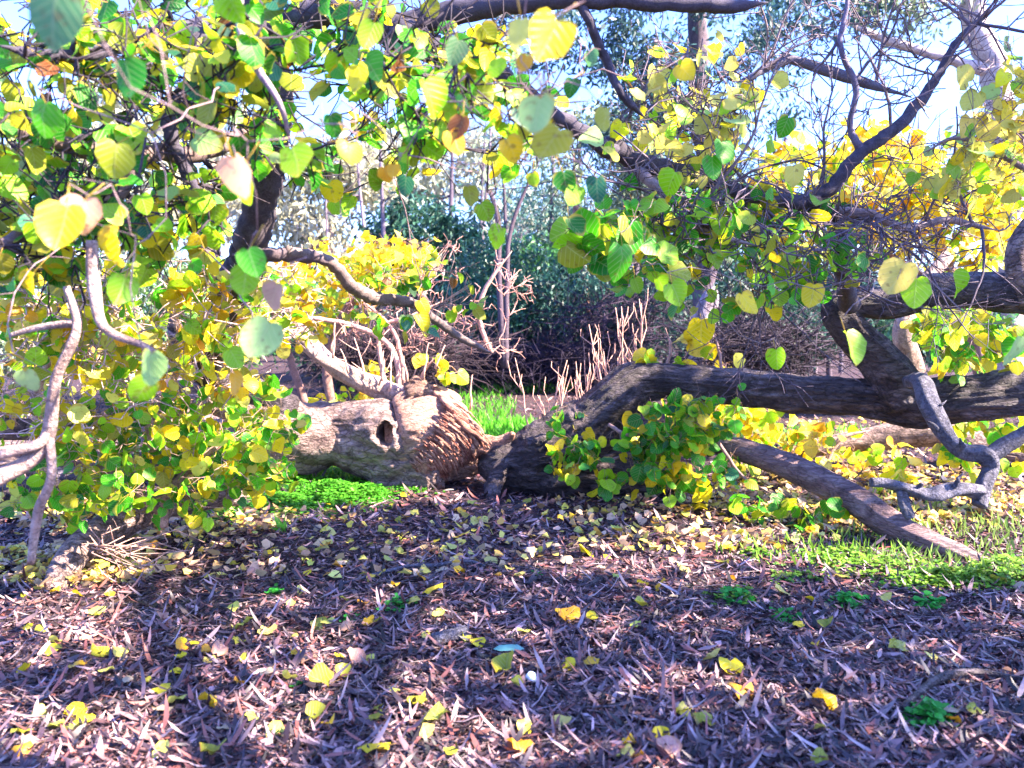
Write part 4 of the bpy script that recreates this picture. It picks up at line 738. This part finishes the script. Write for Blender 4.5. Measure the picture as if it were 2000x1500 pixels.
# brush pile
def brush(label, cx, cy, rx, ry, d, n, col):
    T = MB(); c = blob(cx, cy, rx, ry, d-.8, d+1.2, n); c[:, 2] = np.maximum(c[:, 2], .15); dr = norm(rng.normal(0, 1, (n, 3))*A(1, 1, .6)); L = U(.3, 1.5, (n, 1))
    mid = c+dr*L*.5+rng.normal(0, .08, (n, 3)); e = mid+norm(dr+rng.normal(0, .4, (n, 3)))*L*.5
    cc = np.clip(np.array(col)*rng.normal(1, .3, (n, 1)), .02, .8); sticks(T, c, mid, .010, .008, cc); sticks(T, mid, e, .008, .004, cc)
    sp = mid+norm(rng.normal(0, 1, (n, 3)))*L*.3; sticks(T, mid, sp, .006, .003, cc)
    tag(T.build('brush_pile', M_TWIG), label, 'brush pile')
brush('dark tangled pile of dead twigs behind the gap between the trunks', 1060, 715, 200, 40, 16.5, 1300, (.045, .035, .075))
brush('tangle of dead twigs behind the torn trunk at left of the gap', 760, 690, 150, 50, 13, 900, (.06, .042, .06))
brush('dead twig tangle above the arched trunk at right', 1480, 680, 130, 45, 12, 700, (.05, .04, .07))
brush('reddish twig thicket in front of the slim gum trunks', 1210, 620, 110, 50, 16.5, 360, (.08, .06, .11))
TS = thing('dead_stump', 'splintered standing dead stump with blue grey wood behind the arched trunk', 'stump')
limb('stump', [(1360, 760, 12, 26), (1365, 690, 12, 22), (1372, 630, 12, 20), (1388, 580, 12, 14), (1396, 560, 12, 4)], mat('stump_wood', bark_b, dark=(.10, .07, .09), mid=(.28, .22, .26), light=(.5, .45, .52), scale=4, stretch=(3, 3, .6)), TS, seed=40, ridge=.5)
# small things on the ground
def stick(pts, label, m, k=8, name='stick'):
    mb = MB(); q = smooth_path([list(G(x, y)+A(0, 0, z))+[r] for x, y, z, r in pts], 6); tube(mb, q[:, :3], q[:, 3], k, disp=bumpy(.25, 12, .1, 1)); tag(mb.build(name, m), label, 'stick')
stick([(660, 1145, .01, .006), (740, 1130, .03, .011), (800, 1118, .04, .012), (850, 1117, .04, .012), (910, 1108, .04, .011), (948, 1115, .03, .008)], 'thin grey curving stick lying across the litter in the centre', M_BLUEBARK)
stick([(1760, 1400, .03, .012), (1830, 1345, .04, .016), (1900, 1330, .04, .014), (2000, 1340, .03, .01)], 'dark curved stick on shaded litter at lower right', M_DARKBARK)
stick([(960, 1405, .01, .006), (1000, 1420, .03, .009), (1060, 1440, .02, .004)], 'short dark twig near the bottom centre', M_DARKBARK)
stick([(1020, 1300, .01, .004), (1100, 1303, .02, .004), (1180, 1296, .01, .003)], 'thin straight pale twig right of the white pebble', M_LIMB)
mb = MB(); a, b = G(845, 1262)+A(0, 0, .03), G(912, 1250)+A(0, 0, .045); t = np.linspace(0, 1, 8)[:, None]
tube(mb, a+(b-a)*t, .03, 12, disp=lambda p, an: (np.abs(np.cos(an))**.5*.9+np.abs(np.sin(an))**.5*.35)[None]*np.ones((len(p), 1))*(1+rng.normal(0, .04, (len(p), len(an)))))
tag(mb.build('bark_chip', M_BLUEBARK), 'flat dark blue grey piece of bark lying in the middle of the litter', 'bark')
for (x, y, s_, lab) in [(1037, 1337, .024, 'small bluish white pebble on the dark litter at bottom centre')]:
    mb = MB(); c = G(x, y)+A(0, 0, .03); p = np.array([c+A(0, 0, z*s_) for z in np.linspace(-1, 1, 13)]); tube(mb, p, s_*np.sqrt(np.clip(1-np.linspace(-1, 1, 13)**2, .01, 1)), 18, (.75, .8, .85), disp=bumpy(.5, 60, .2, 4))
    tag(mb.build('pebble', M_LITTER), lab, 'pebble')
mb = MB(); leaves(mb, STRIP, G(963, 1290)+A(0, 0, .05), A(1, .15, .05), A(0, -.3, 1), .14, (.08, .25, .22), fold=.1, curl=.1, widths=(1.1, 1.2)); tag(mb.build('gum_leaf', M_LITTER), 'fresh teal green gum leaf lying above the white pebble', 'leaf')
# far woodland that closes the view
mb = MB()
for k_ in range(150):
    x = U(-42, 42); d_ = U(32, 48); hh = U(1.2, 3.6)
    crown(mb, A(x, d_, hh*.6), A(2.4, 1.5, hh*.7), 9, 34, .5, [DEEP, TEAL, SAGE, FGR][rng.integers(0, 4)], cl=.5)
tag(mb.build('far_woodland', M_LEAFB), 'distant scrub and woodland closing the view between the trunks', 'woodland', kind='stuff')
